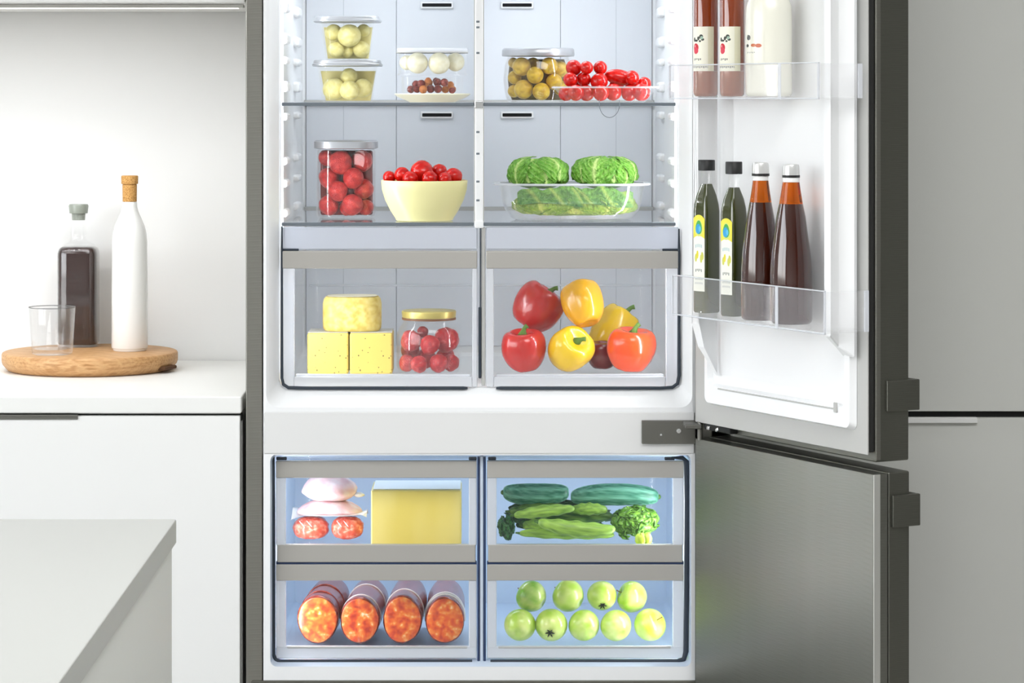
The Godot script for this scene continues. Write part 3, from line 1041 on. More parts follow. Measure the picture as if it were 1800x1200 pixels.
func upper_door(f: Node3D) -> void:
	var d := hub(f, "fridge_door")
	d.transform = Transform3D(door_basis(), HINGE)
	var a1 := A(1525, 0)
	var yb := DY(800, a1, 0)
	var yt := 1.9
	# inner frame plate, gasket, steel skin
	part(d, "inner_frame", MB.new().span(Vector3(0, yb, -0.003), Vector3(a1, yt, 0), 0.001), M.liner_frame, "pale grey frame round the door lining")
	part(d, "gasket", MB.new().span(Vector3(0.004, yb + 0.004, -0.0145), Vector3(a1 - 0.001, yt, -0.0031), 0.002), M.gasket, "black rubber door gasket")
	var ae := A(1546, -0.03)
	var sk := MB.new()
	sk.span(Vector3(0.002, yb - 0.012, -0.079), Vector3(a1 + 0.001, yt, -0.0147), 0.0025, 2)
	part(d, "outer_skin", sk, M.steel_dark, "dark brushed steel outer skin of the fridge door")
	part(d, "skin_edge", MB.new().span(Vector3(a1 + 0.0005, yb - 0.009, -0.024), Vector3(a1 + 0.002, yt, -0.0155), 0.001), M.steel, "bright folded edge of the steel skin")
	# white lining: base tray with a raised rim
	var pa := A(1240, 0.01)
	var pb := A(1495, 0.01)
	var pl := DY(706, pa, 0.01)
	var lo := [
		rr_loop(pa - 0.004, pb + 0.004, pl - 0.004, 1.87, 0.012, 0.0005), rr_loop(pa, pb, pl, 1.866, 0.012, 0.012), rr_loop(pa + 0.012, pb - 0.012, pl + 0.03, 1.85, 0.012, 0.014),
		rr_loop(pa + 0.02, pb - 0.018, pl + 0.034, 1.845, 0.012, 0.006), rr_loop(pa + 0.03, pb - 0.022, pl + 0.05, 1.84, 0.012, 0.004)]
	part(d, "lining", MB.new().loft(lo, true, true), M.liner, "white moulded inner lining of the fridge door")
	# small tab and groove at the foot of the lining
	var ga := A(1262, 0.014)
	var gb := A(1472, 0.014)
	part(d, "groove", MB.new().span(Vector3(ga, pl + 0.026, 0.0135), Vector3(gb, pl + 0.0285, 0.0152), 0.0006), M.liner_frame)
	part(d, "tab", MB.new().span(Vector3(gb - 0.008, pl + 0.022, 0.0135), Vector3(gb + 0.001, pl + 0.038, 0.017), 0.001), M.liner_frame)
	# upright ribs that carry the bins
	var ra := A(1452, 0.05)
	var rb := A(1486, 0.02)
	var yr := DY(606, rb, 0.03)
	var rib := [rr_loop(ra - 0.012, rb + 0.012, yr - 0.02, 1.86, 0.004, 0.011), rr_loop(ra - 0.006, rb - 0.004, yr - 0.004, 1.858, 0.004, 0.03), rr_loop(ra - 0.002, ra + 0.016, yr + 0.014, 1.855, 0.004, 0.052)]
	part(d, "rib", MB.new().loft(rib, false, true), M.liner)
	var la := A(1236, 0.04)
	var lb := A(1258, 0.012)
	var ylr := DY(660, lb, 0.02)
	rib = [rr_loop(la - 0.002, lb + 0.004, ylr, 1.86, 0.004, 0.011), rr_loop(la - 0.001, lb - 0.008, ylr + 0.05, 1.858, 0.004, 0.04), rr_loop(la, lb - 0.012, ylr + 0.09, 1.855, 0.004, 0.05)]
	part(d, "rib", MB.new().loft(rib, false, true), M.liner)
	# clear bins
	for k in 2:
		var bf := 0.098
		var a0 := A([1176, 1181][k], bf)
		var ae2 := A([1438, 1449][k], bf)
		var y0: float = [EYE_Y - 0.0025, 1.0605][k]
		var y1: float = y0 + [0.055, 0.065][k]
		var bn := part(d, "door_bin", bin_shape(a0, ae2, y0, y1, 0.013, bf), M.bin_plastic, "clear plastic door bin")
		var edge := MB.new()
		edge.span(Vector3(a0, y1, bf - 0.004), Vector3(ae2, y1 + 0.002, bf + 0.0005), 0.0008)
		edge.span(Vector3(a0, y0 - 0.0015, bf - 0.004), Vector3(ae2, y0 + 0.001, bf + 0.0008), 0.0008)
		edge.span(Vector3(a0 - 0.0008, y0, bf - 0.003), Vector3(a0 + 0.0016, y1, bf + 0.0008), 0.0006)
		edge.span(Vector3(ae2 - 0.0016, y0, bf - 0.003), Vector3(ae2 + 0.0008, y1, bf + 0.0008), 0.0006)
		edge.span(Vector3(ae2 - 0.003, y0, 0.014), Vector3(ae2 + 0.0005, y1, 0.022), 0.0006)
		part(bn, "bin_edge", edge, M.frosted)
		var ca := A([1371, 1366][k], bf)
		part(bn, "bin_clip", MB.new().span(Vector3(ca - 0.004, y0 - 0.002, bf), Vector3(ca + 0.004, y1 + 0.001, bf + 0.002), 0.0008), M.frosted)
	# black closer and its bright spring under the hinge corner
	part(d, "door_closer", MB.new().span(Vector3(0.03, yb - 0.010, -0.03), Vector3(0.115, yb + 0.0005, 0.001), 0.002), M.gap_black, "black door closer block under the hinge corner")
	var sp := MB.new()
	for q in 3:
		sp.rbox(Vector3(0.02 + 0.028 * q, yb - 0.006, 0.002), Vector3(0.009, 0.008 - 0.001 * q, 0.005), 0.002, 2, Basis(Vector3.BACK, 0.5 * (q - 1)))
	part(d, "closer_spring", sp, M.chrome, "bright metal bits of the door closer")
	# handle: a bar on the outer face, its end wrapping the door edge
	var ha := A(1548, -0.03)
	var hy0 := DY(721, ha, -0.05)
	var hy1 := DY(667, ha, -0.05)
	door_handle(d, a1, hy0, hy1)


func door_handle(d: Node3D, a1: float, y0: float, y1: float, bo := -0.096) -> void:
	var h := MB.new()
	h.span(Vector3(a1 - 0.002, y0, bo), Vector3(a1 + 0.007, y1, -0.033), 0.0015, 2)
	h.span(Vector3(a1 - 0.36, y0, bo), Vector3(a1 - 0.002, y1, bo + 0.008), 0.002, 2)
	h.span(Vector3(a1 - 0.36, y0 + 0.01, bo + 0.007), Vector3(a1 - 0.34, y1 - 0.01, bo + 0.02), 0.002)
	part(d, "handle", h, M.steel_dark, "brushed steel bar handle at the door edge")


func lower_door(f: Node3D) -> void:
	var d := hub(f, "freezer_door")
	d.transform = Transform3D(door_basis(), HINGE)
	var a1 := A(1535, 0)
	var yt := DY(834, a1, 0)
	part(d, "inner_panel", MB.new().span(Vector3(0, 0.08, -0.028), Vector3(a1, yt, 0), 0.0015, 2), M.steel_inner, "brushed steel inner face of the freezer door")
	part(d, "panel_edge", MB.new().span(Vector3(a1 + 0.0002, 0.08, -0.012), Vector3(a1 + 0.003, yt, 0.0005), 0.0008), M.alu, "bright thin edge of the steel panel")
	part(d, "outer_skin", MB.new().span(Vector3(0.002, 0.08, -0.069), Vector3(a1 + 0.001, yt + 0.002, -0.0285), 0.0025, 2), M.steel_dark, "dark brushed steel outer skin of the freezer door")
	var ha := A(1550, -0.03)
	door_handle(d, a1, DY(922, ha, -0.05), DY(866, ha, -0.05), -0.086)


# ---------------------------------------------------------------- things on the worktop
func board_things() -> void:
	var by := W(0, 697, 0).y
	var bt := by + 0.035
	var t := thing("serving_board", "thick round wooden serving board on the white worktop", "board", Vector3(-0.752, by + 0.0003, -0.5))
	part(t, "board", MB.new().lathe(V2([0, 0, 0.152, 0, 0.158, 0.002, 0.167, 0.012, 0.169, 0.018, 0.169, 0.031, 0.1675, 0.034, 0.165, 0.0352, 0, 0.0352]), 72), M.wood)
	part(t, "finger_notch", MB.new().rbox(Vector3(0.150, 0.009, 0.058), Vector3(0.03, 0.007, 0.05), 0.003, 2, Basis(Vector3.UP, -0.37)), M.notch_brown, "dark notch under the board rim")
	var up := bt + 0.0007
	# carafe
	var c := thing("carafe", "clear square shouldered glass carafe of dark brown drink with a grey stopper", "bottle", Vector3(-0.79, up, -0.612))
	var k := 0.001118
	var g := V2([0, 0, 34 * k, 0, 36.5 * k, 3 * k, 36.5 * k, 164 * k, 34 * k, 172 * k, 26 * k, 179 * k, 17 * k, 184 * k, 14 * k, 190 * k, 14 * k, 224 * k, 16.5 * k, 225 * k, 16.5 * k, 232 * k, 14 * k, 233 * k, 13 * k, 233 * k, 12.4 * k, 226 * k, 12.4 * k, 190 * k, 15.6 * k, 185 * k, 25 * k, 180.6 * k, 33 * k, 173 * k, 35.2 * k, 164 * k, 35.2 * k, 6 * k, 33 * k, 4 * k, 0, 4 * k])
	part(c, "glass", MB.new().lathe(g, 48, Vector3.ZERO, 4.0), M.glass)
	part(c, "drink", MB.new().lathe(V2([0, 4.4 * k, 33 * k, 4.4 * k, 35 * k, 7 * k, 35 * k, 164 * k, 33 * k, 171 * k, 28 * k, 175 * k, 0, 175 * k]), 48, Vector3.ZERO, 4.0), M.cola, "dark brown drink")
	part(c, "stopper", MB.new().lathe(V2([0, 222 * k, 11.5 * k, 222 * k, 12 * k, 233.5 * k, 16 * k, 234 * k, 17.5 * k, 247 * k, 16 * k, 250 * k, 0, 250 * k]), 32), M.stopper, "grey glass stopper")
	part(c, "neck_ring", MB.new().lathe(V2([14.1 * k, 197 * k, 15 * k, 198 * k, 15 * k, 201 * k, 14.1 * k, 202 * k]), 32), M.glass)
	# white bottle
	k = 0.001103
	c = thing("white_bottle", "tall matt white ceramic bottle with a cork on the round board", "bottle", Vector3(-0.677, up, -0.513))
	part(c, "body", MB.new().lathe(V2([0, 0, 28.5 * k, 0, 29.5 * k, 2 * k, 29.5 * k, 4 * k, 31.5 * k, 5 * k, 32 * k, 8 * k, 31.5 * k, 120 * k, 30.8 * k, 190 * k, 29.5 * k, 205 * k, 26 * k, 219 * k, 20 * k, 233 * k, 15.5 * k, 243 * k, 13.3 * k, 252 * k, 13 * k, 259 * k, 12 * k, 261 * k, 0, 261 * k]), 56), M.white_ceramic)
	var ck := part(c, "cork", MB.new().lathe(V2([0, 261.3 * k, 12.4 * k, 261.3 * k, 12.8 * k, 290 * k, 12.4 * k, 291 * k, 12.4 * k, 292 * k, 14.6 * k, 292.5 * k, 14.9 * k, 305 * k, 14 * k, 307 * k, 0, 307 * k]), 32), M.cork, "light brown cork")
	ck.set_meta("label", "light brown cork")
	# glass
	k = 0.001085
	c = thing("drinking_glass", "empty straight sided drinking glass at the front of the round board", "glass", Vector3(-0.815, up, -0.43))
	part(c, "glass", MB.new().lathe(V2([0, 0, 32 * k, 0, 35 * k, 2 * k, 36.5 * k, 8 * k, 41 * k, 82 * k, 40.6 * k, 83 * k, 39.8 * k, 82 * k, 35.5 * k, 14 * k, 33 * k, 10 * k, 0, 9 * k]), 48), M.tumbler)
	part(c, "rim", MB.new().lathe(V2([39.9 * k, 82.2 * k, 41.1 * k, 82.2 * k, 41.2 * k, 83.6 * k, 39.9 * k, 83.6 * k, 39.9 * k, 82.2 * k]), 48), M.tumbler_rim, "grey glass rim")


# spheres inside a round vessel: keeps their places in the picture and pushes them apart in depth
func pack(at: Array, rad: Array, centre: Vector3, big: float, floor_y: float, back := -1.0, lid := 99.0) -> Array:
	var p := at.duplicate()
	var top := -10.0
	for q in at:
		top = maxf(top, q.y)
	for it in 400:
		for i in p.size():
			for j in range(i + 1, p.size()):
				var d: Vector3 = p[j] - p[i]
				var need: float = (rad[i] + rad[j]) * 0.985
				var l := d.length()
				if l < need:
					var dir := Vector3(d.x * 0.5, d.y * 0.35, d.z + (0.0008 if d.z >= 0 else -0.0008)).normalized()
					var push := (need - l) * 0.5
					p[i] -= dir * push
					p[j] += dir * push
		for i in p.size():
			var q: Vector3 = p[i]
			var h := Vector2(q.x - centre.x, q.z - centre.z)
			var most: float = big - rad[i]
			if h.length() > most:
				h = h.normalized() * most
			p[i] = Vector3(centre.x + h.x, maxf(minf(q.y, minf(top, lid - rad[i])), floor_y + rad[i]), centre.z + maxf(h.y, back + rad[i]))
	return p


func berry(r: float, sd: int, bump := 0.06, sq := Vector3.ONE, cone := 0.0) -> MB:
	var ns := FastNoiseLite.new()
	ns.seed = sd
	ns.frequency = 0.9
	return MB.new().blob(func(d: Vector3): return (d * sq * Vector3(1.0 + cone * d.y, 1.0 + 0.3 * cone, 1.0 + cone * d.y) + Vector3(0, -0.1 * cone, 0)) * r * (1.0 + bump * (ns.get_noise_3dv(d * 1.4) - 0.25)), 22, 15)


# a loose heap: rows of [px, py, r_px, label], put at depth z with a random turn each
func scatter(called: String, cat: String, group: String, rows: Array, z: float, m: Material, centre: Vector3, big: float, floor_y: float, bump := 0.06, sq := Vector3.ONE, grow := 1.0, cone := 0.0, back := -1.0, lid := 99.0) -> void:
	var puff := 1.0 + bump * 0.35 + cone * 0.5
	var at := []
	var rad := []
	for r in rows:
		var zz: float = z + (r[4] if r.size() > 4 else 0.0)
		at.append(W(r[0], r[1], zz))
		rad.append(r[2] * S(z) * grow * puff)
	at = pack(at, rad, centre, big, floor_y, back, lid)
	var i := 0
	for r in rows:
		var q: float = rad[i] / puff
		var nutty: bool = "brown nut" in r[3]
		var t := thing("nut" if nutty else called, r[3], "nut" if nutty else cat, at[i] - Vector3(0, rad[i], 0), "nuts on the cream plate" if nutty else group)
		var o := part(t, "flesh", berry(q, 17 * i + rows.size(), bump, sq, cone), M.nut if nutty else m)
		o.position.y = rad[i]
		o.rotation = Vector3(rng.randf_range(-0.5, 0.5), rng.randf() * TAU, rng.randf_range(-0.5, 0.5)) if sq != Vector3.ONE else Vector3(rng.randf() * 6, rng.randf() * 6, 0)
		i += 1


# vessel with thickness from an outline of (radius, height): the inner wall is the outline drawn in by t
func vessel(pr: Array, t: float, segs := 48, sq := 0.0, xz := Vector2.ONE) -> MB:
	var full := pr.duplicate()
	for i in range(pr.size() - 1, -1, -1):
		var p: Vector2 = pr[i]
		if i == pr.size() - 1:
			full.append(Vector2(p.x - t, p.y))
		else:
			full.append(Vector2(maxf(p.x - t, 0.0), maxf(p.y, pr[0].y + t)))
	full.append(Vector2(0, pr[0].y + t))
	return MB.new().lathe(full, segs, Vector3.ZERO, sq, xz)


func tub(label: String, group: String, cx: float, base: float, z: float, wb: float, wt: float, h: float, lid: float, lw: float) -> Node3D:
	var k := S(z)
	var t := thing("storage_tub", label, "food container", W(cx, base, z), group)
	part(t, "tub", vessel(V2([0, 0, wb * k * 0.94, 0, wb * k, 0.003, wt * k, h * k, wt * k + 0.002, h * k + 0.0005, wt * k + 0.002, h * k + 0.003]), 0.0016, 64, 5.0), M.tub_plastic)
	var y := h * k + 0.0032
	part(t, "lid", MB.new().lathe(V2([0, y, lw * k * 0.98, y, lw * k, y + 0.001, lw * k, y + 0.004, lw * k * 0.985, y + 0.0048, lw * k * 0.97, y + 0.005, lw * k * 0.95, y + lid * k, lw * k * 0.93, y + lid * k + 0.001, 0, y + lid * k + 0.001]), 64, Vector3.ZERO, 5.0), M.silver_lid, "pale grey snap-on lid")
	part(t, "brine", MB.new().lathe(V2([0, 0.003, wb * k * 0.9, 0.003, (wb + (wt - wb) * 0.9) * k * 0.95, h * k * 0.92, 0, h * k * 0.92]), 64, Vector3(0, 0, -wb * k * 0.6), 5.0, Vector2(1, 0.3)), M.brine_yellow, "cloudy yellow brine behind the potatoes")
	return t


func shelf_foods() -> void:
	rng.seed = 12
	var y1 := 1.4198
	# two stacked tubs
	var z := -0.2
	var k := S(z)
	var base := PPY + (EYE_Y - y1) / k
	var g := "stacked tubs of peeled potatoes"
	tub("lower tub of peeled potatoes with a grey lid, standing on the upper glass shelf", g, 611, base, z, 44, 52, 60, 10, 61)
	scatter("peeled_potato", "potato", "peeled potatoes in the tubs", [
		[593, 146, 20, "large peeled potato at the front left of the lower tub", 0.03], [628, 156, 17.5, "peeled potato at the front middle of the lower tub", 0.032], [643, 133, 17, "peeled potato at the back right of the lower tub"],
		[610, 126, 15, "peeled potato behind the others under the lid of the lower tub", -0.02]], z, M.potato, W(611, base, z), 45 * k, y1 + 0.003, 0.05, Vector3(1, 0.95, 1), 1.02, 0.0, -0.0125, y1 + 61 * k)
	var b2 := base - (60 + 10) * 1.0 - (0.0032 + 0.0012) / k
	tub("upper tub of peeled potatoes with a grey lid, stacked on the other tub", g, 611, b2, z, 40, 46, 63, 9, 59)
	var f2 := EYE_Y - (b2 - PPY) * k
	scatter("peeled_potato", "potato", "peeled potatoes in the tubs", [
		[613, 60, 21, "largest peeled potato in the middle of the upper tub", 0.03], [584, 82, 14.5, "small peeled potato at the lower left of the upper tub", 0.02], [638, 80, 15.5, "peeled potato at the lower right of the upper tub", 0.02],
		[580, 50, 15, "peeled potato at the top left of the upper tub"], [611, 90, 12, "peeled potato on the floor of the upper tub at its middle", 0.01], [643, 47, 12, "peeled potato at the top right of the upper tub", -0.02]], z, M.potato, W(611, b2, z), 40.5 * k, f2 + 0.003, 0.05, Vector3(1, 0.95, 1), 1.0, 0.0, -0.011, f2 + 64 * k)
	# plate under a clear box, with a second box on it
	z = -0.17
	k = S(z)
	base = PPY + (EYE_Y - y1) / k
	var pc := W(760, base, z)
	var t := thing("plate", "cream plate of nuts and berries on the upper shelf, under a clear box", "plate", pc)
	part(t, "plate", MB.new().lathe(V2([0, 0, 40 * k, 0, 42 * k, 1.5 * k, 60 * k, 9 * k, 67 * k, 14 * k, 66 * k, 15.5 * k, 58 * k, 11.5 * k, 40 * k, 4.5 * k, 0, 4.5 * k]), 56), M.plate_cream)
	var rows := []
	var spots := [[722, 157, 6, 0], [733, 157, 5.5, 1], [744, 157, 6.5, 2], [757, 156, 6.5, 3], [770, 156, 6.5, 4], [783, 157, 6, 5], [795, 157, 6, 6], [803, 159, 5, 7], [731, 148, 6, 8], [743, 146, 6.5, 9], [756, 144, 7, 10], [769, 145, 6.5, 11], [781, 145, 6.5, 12], [792, 149, 5.5, 13], [750, 138, 5, 14], [763, 137, 5, 15]]
	for s in spots:
		var n: int = s[3]
		var where := "left of the pair at the top" if n == 14 else "right of the pair at the top"
		var nth := ["at the far left", "second from the left", "third from the left", "fourth from the left", "fourth from the right", "third from the right", "second from the right", "at the far right"]
		if n < 8:
			where = nth[n] + " in the bottom row"
		elif n < 14:
			where = [nth[0], nth[1], nth[2], nth[5], nth[6], nth[7]][n - 8] + " in the middle row"
		var what := "orange brown nut" if s[0] % 3 == 0 else "dark red berry"
		rows.append([s[0], s[1], s[2], "%s, %s of the plate heap" % [what, where], 0.01 * ((n * 7) % 5 - 1)])
	scatter("berry", "berry", "berries on the cream plate", rows, z + 0.004, M.berry, pc, 50 * k, pc.y + 5.5 * k, 0.12, Vector3.ONE, 1.15, 0.0, -1.0, pc.y + 44 * k)
	t = thing("clear_cover", "clear straight sided cover over the plate of nuts and berries", "food cover", pc + Vector3(0, 15.6 * k, 0))
	part(t, "cover", MB.new().lathe(V2([53 * k, 0, 54.2 * k, 0, 56 * k, 29 * k, 55 * k, 30 * k, 0, 30 * k, 0, 28.8 * k, 54.4 * k, 28.8 * k, 53 * k, 0]), 48, Vector3.ZERO, 4.0), M.dish_plastic)
	var mc := pc + Vector3(0, 46.5 * k, 0)
	t = thing("shallow_box", "shallow clear box of white cheese balls with a clear lid, above the nut plate", "food container", mc)
	part(t, "box", vessel(V2([0, 0, 60 * k, 0, 62.5 * k, 1 * k, 62.5 * k, 4 * k, 60 * k, 5 * k, 60.5 * k, 41 * k]), 0.0014, 64, 4.0), M.dish_plastic)
	part(t, "lid", MB.new().lathe(V2([0, 41.3 * k, 62 * k, 41.3 * k, 62.5 * k, 42 * k, 62.5 * k, 46 * k, 61 * k, 48 * k, 0, 48 * k]), 64, Vector3.ZERO, 4.0), M.frosted, "cloudy clear lid")
	part(t, "rim", MB.new().lathe(V2([60.2 * k, 40 * k, 63 * k, 40 * k, 63 * k, 42 * k, 60.2 * k, 42 * k]), 64, Vector3.ZERO, 4.0), M.liner_frame)
	scatter("cheese_ball", "cheese", "white cheese balls in the shallow box", [
		[734, 110, 17.5, "white cheese ball second from the left side of the shallow box", 0.03], [772, 110, 18, "white cheese ball second from the right side of the shallow box", 0.03], [804, 109, 15.5, "white cheese ball at the right side of the shallow box", 0.01], [711, 110, 12.5, "small white cheese ball at the left side of the shallow box"]], z, M.mozzarella, mc, 58 * k, mc.y + 0.002, 0.03, Vector3.ONE, 1.06, 0.0, -1.0, mc.y + 41 * k)

	# jar of yellow pickled fruit
	z = -0.235
	k = S(z)
	base = PPY + (EYE_Y - y1) / k
	var jc := W(946, base, z)
	t = thing("pickle_jar", "squat glass jar of yellow pickled fruit with a silver lid", "jar", jc)
	part(t, "jar", vessel(V2([0, 0, 50 * k, 0, 55 * k, 3 * k, 59 * k, 16 * k, 62 * k, 40 * k, 59 * k, 66 * k, 55 * k, 76 * k, 54 * k, 80 * k]), 0.002), M.glass)
	part(t, "lid", MB.new().lathe(V2([0, 80.5 * k, 60 * k, 80.5 * k, 63.5 * k, 81 * k, 64 * k, 84 * k, 63.5 * k, 92 * k, 61 * k, 95 * k, 0, 95 * k]), 56), M.silver_lid, "flat silver lid")
	part(t, "brine", MB.new().lathe(V2([0, 4 * k, 51 * k, 4 * k, 56 * k, 16 * k, 59 * k, 40 * k, 56 * k, 66 * k, 52 * k, 76 * k, 0, 76 * k]), 48, Vector3(0, 0, -33 * k), 0.0, Vector2(0.9, 0.26)), M.olive_backing, "added dark olive backing that darkens the gaps between the fruit")  # dark backing added behind the fruit to darken the gaps
	scatter("yellow_fruit", "pickled fruit", "yellow pickled fruit in the squat jar", [
		[914, 115, 16, "yellow pickled fruit at the top left of the squat jar", 0.04], [964, 109, 14.5, "yellow pickled fruit at the top right of middle in the squat jar", 0.04], [940, 133, 14.5, "yellow pickled fruit at the very middle of the squat jar", 0.05], [969, 138, 14, "yellow pickled fruit right of middle, beside the red tray", 0.05],
		[914, 157, 16.5, "large yellow pickled fruit at the lower left of the squat jar", 0.04], [953, 162, 15, "yellow pickled fruit at the bottom middle of the squat jar", 0.05], [990, 122, 14.5, "yellow pickled fruit at the right wall of the squat jar", 0.02], [896, 132, 12, "yellow pickled fruit at the left wall of the squat jar", 0.02],
		[895, 160, 11, "small yellow pickled fruit at the bottom left wall of the squat jar"], [937, 105, 12, "pale yellow pickled fruit under the lid of the squat jar", 0.0], [990, 155, 13, "yellow pickled fruit at the bottom right, behind the red tray", 0.0], [898, 108, 9, "small yellow pickled fruit under the lid at the left wall", -0.01]], z, M.yellow_fruit, jc, 54 * k, y1 + 0.003, 0.04, Vector3.ONE, 1.04, 0.0, -17 * k, y1 + 79 * k)

	# tray of cherry tomatoes with a wire ring
	z = -0.097
	k = S(z)
	base = PPY + (EYE_Y - y1) / k
	var tc := W(1064, base, z)
	var fr := Vector2(1, 0.72)
	t = thing("berry_tray", "clear flared plastic tray heaped with small red tomatoes on the upper shelf", "tray", tc)
	part(t, "tray", vessel(V2([0, 0, 68 * k, 0, 71 * k, 2 * k, 90 * k, 24 * k, 93 * k, 25 * k, 93 * k, 27 * k]), 0.0012, 64, 3.0, fr), M.dish_plastic)
	part(t, "rim", MB.new().lathe(V2([89 * k, 25 * k, 94 * k, 25 * k, 94 * k, 28 * k, 89 * k, 28 * k]), 64, Vector3.ZERO, 3.0, fr), M.frosted)
	var ring := []
	for i in 13:
		var a := PI * (1.0 + i / 12.0)
		ring.append(Vector3((1068 - 1064) * k + cos(a) * 17.5 * k, -3 * k + sin(a) * 23 * k, 0.0745))
	ring.push_front(ring[0] + Vector3(0, 8 * k, -0.004))
	ring.append(ring[-1] + Vector3(0, 8 * k, -0.004))
	part(t, "wire_ring", MB.new().tube(ring, 0.0006, 8), M.shelf_edge, "thin grey wire ring hanging below the shelf edge")
	var ribs := MB.new()
	for i in 9:
		var x := (-64 + 16 * i) * k
		ribs.tube([Vector3(x, 2 * k, 0.0512 + 0.0002), Vector3(x * 1.28, 25 * k, 0.0668)], 0.0007, 6)
	part(t, "tray_rib", ribs, M.dish_plastic)
	var zt := z
	var named := [[1016, 127, 11, "small red tomato at the upper left of the tray heap"], [1028, 120, 9, "small red tomato standing proud left of middle on the tray heap"], [1047, 119, 9.5, "topmost small red tomato of the tray heap"], [1009, 138, 10, "small red tomato at the left end of the tray, against the yellow jar"], [1046, 137, 12, "small red tomato in the middle of the tray heap"], [1028, 139, 10, "small red tomato left of the middle one, above the tray rim"], [1116, 140, 10, "small red tomato at the right shoulder of the heap"], [1128, 147, 9, "small red tomato at the right end of the heap above the rim"],
		[992, 162, 10, "small red tomato low at the left end inside the tray"], [1010, 160, 11, "small red tomato second from the left inside the tray"], [1032, 162, 11, "small red tomato third from the left inside the tray"], [1056, 162, 11, "small red tomato low in the middle inside the tray"], [1082, 162, 11.5, "small red tomato third from the right inside the tray"], [1108, 163, 11, "small red tomato second from the right inside the tray"], [1134, 160, 12, "small red tomato low at the right end inside the tray"],
		[1018, 150, 10, "small red tomato behind the rim at the left of the tray"], [1052, 150, 10, "small red tomato behind the rim in the middle of the tray"], [1084, 150, 10, "small red tomato behind the rim under the long tomato"], [1112, 152, 10, "small red tomato behind the rim at the right of the tray"]]
	for r in named:
		r.append(0.018 if r[1] > 155 else (-0.02 if r[1] >= 150 else 0.008))
	scatter("small_tomato", "tomato", "small red tomatoes in the clear tray", named, zt, M.tomato, tc, 84 * k, y1 + 0.002, 0.05, Vector3.ONE, 1.3)
	t = thing("long_tomato", "long red tomato lying across the right half of the tray", "tomato", W(1089, 136, zt - 0.014))
	var lt := part(t, "flesh", MB.new().blob(func(d: Vector3): return Vector3(d.x * 27 * k, d.y * 14 * k, d.z * 14 * k), 24, 14), M.tomato)
	lt.rotation.z = -0.18

	# lower shelf
	var y2 := 1.208
	z = -0.225
	k = S(z)
	base = PPY + (EYE_Y - y2) / k
	jc = W(608.5, base, z)
	t = thing("strawberry_jar", "tall lidded glass jar packed with red strawberries on the lower shelf", "jar", jc)
	part(t, "jar", vessel(V2([0, 0, 47 * k, 0, 51 * k, 4 * k, 52 * k, 10 * k, 52 * k, 118 * k, 50 * k, 121 * k]), 0.002, 56, 4.0), M.glass)
	part(t, "lid", MB.new().lathe(V2([0, 121.5 * k, 53 * k, 121.5 * k, 55.5 * k, 122.5 * k, 55.5 * k, 134 * k, 53 * k, 136 * k, 0, 136 * k]), 56, Vector3.ZERO, 4.0), M.silver_lid, "pale silver lid")
	scatter("strawberry", "strawberry", "strawberries in the tall lidded jar", [
		[604, 276, 21, "strawberry under the lid at the middle of the tall jar", 0.03], [645, 285, 19, "strawberry under the lid at the right of the tall jar", 0.03], [575, 300, 18.5, "strawberry in the second row at the left of the tall jar", 0.035], [617, 311, 18.5, "strawberry at the very middle of the tall jar", 0.04],
		[592, 335, 18, "strawberry with pale flecks, left of middle in the tall jar", 0.035], [645, 330, 18, "strawberry in the third row at the right of the tall jar", 0.03], [573, 361, 18, "strawberry in the bottom left corner of the tall jar", 0.03], [620, 358, 19, "large strawberry at the bottom middle of the tall jar", 0.035],
		[646, 368, 14, "small strawberry in the bottom right corner of the tall jar", 0.02], [568, 270, 14, "dark strawberry under the lid at the left of the tall jar", -0.01], [597, 372, 13, "small strawberry low between the two bottom ones", -0.01]], z, M.strawberry, jc, 50 * k, y2 + 0.003, 0.08, Vector3(1, 0.999, 1), 1.0, 0.1, -0.0115, y2 + 120 * k)
	part(t, "red_backing", MB.new().span(Vector3(-46 * k, 4 * k, -0.046), Vector3(46 * k, 118 * k, -0.012), 0.004, 2), M.red_backing, "added dark red backing that darkens the gaps between the strawberries")  # block added behind the fruit so the gaps come out dark
	# bowl
	z = -0.105
	k = S(z)
	base = PPY + (EYE_Y - y2) / k
	var bc := W(746, base, z)
	t = thing("yellow_bowl", "pale yellow bowl heaped with cherry tomatoes on the lower shelf", "bowl", bc)
	part(t, "bowl", vessel(V2([0, 0, 46 * k, 0, 50 * k, 1 * k, 51 * k, 4 * k, 60 * k, 18 * k, 69 * k, 36 * k, 74.5 * k, 54 * k, 76 * k, 70 * k, 75.4 * k, 71 * k]), 0.003, 64), M.bowl_yellow)
	var fill := MB.new().lathe(V2([0, 40 * k, 64 * k, 40 * k, 68 * k, 54 * k, 0, 56 * k]), 40)
	part(t, "filling", fill, M.tomato, "red tomatoes filling the bowl")
	scatter("cherry_tomato", "tomato", "cherry tomatoes in the yellow bowl", [
		[739, 302, 18, "largest cherry tomato at the top of the yellow bowl", 0.015], [688, 311, 10, "cherry tomato at the left rim of the yellow bowl", 0.01], [708, 307, 12, "cherry tomato with a yellow stalk left of the largest one", 0.015], [769, 302, 12.5, "cherry tomato right of the largest one in the bowl", 0.0], [797, 310, 13.5, "cherry tomato at the right rim of the yellow bowl", 0.015],
		[722, 314, 12, "cherry tomato low at the front left of the bowl", 0.04], [757, 314, 12, "cherry tomato low at the front right of the bowl", 0.045], [780, 315, 11, "cherry tomato low at the front between right ones", 0.04], [745, 308, 14, "cherry tomato at the back of the bowl", -0.045]], z, M.tomato, bc, 74 * k, bc.y + 56 * k, 0.06, Vector3.ONE, 1.16)
	# cabbages in a clear dish
	z = -0.165
	k = S(z)
	base = PPY + (EYE_Y - y2) / k
	var dc := W(1005, base, z)
	t = thing("glass_dish", "clear oval glass dish holding green cabbages on the lower shelf", "dish", dc)
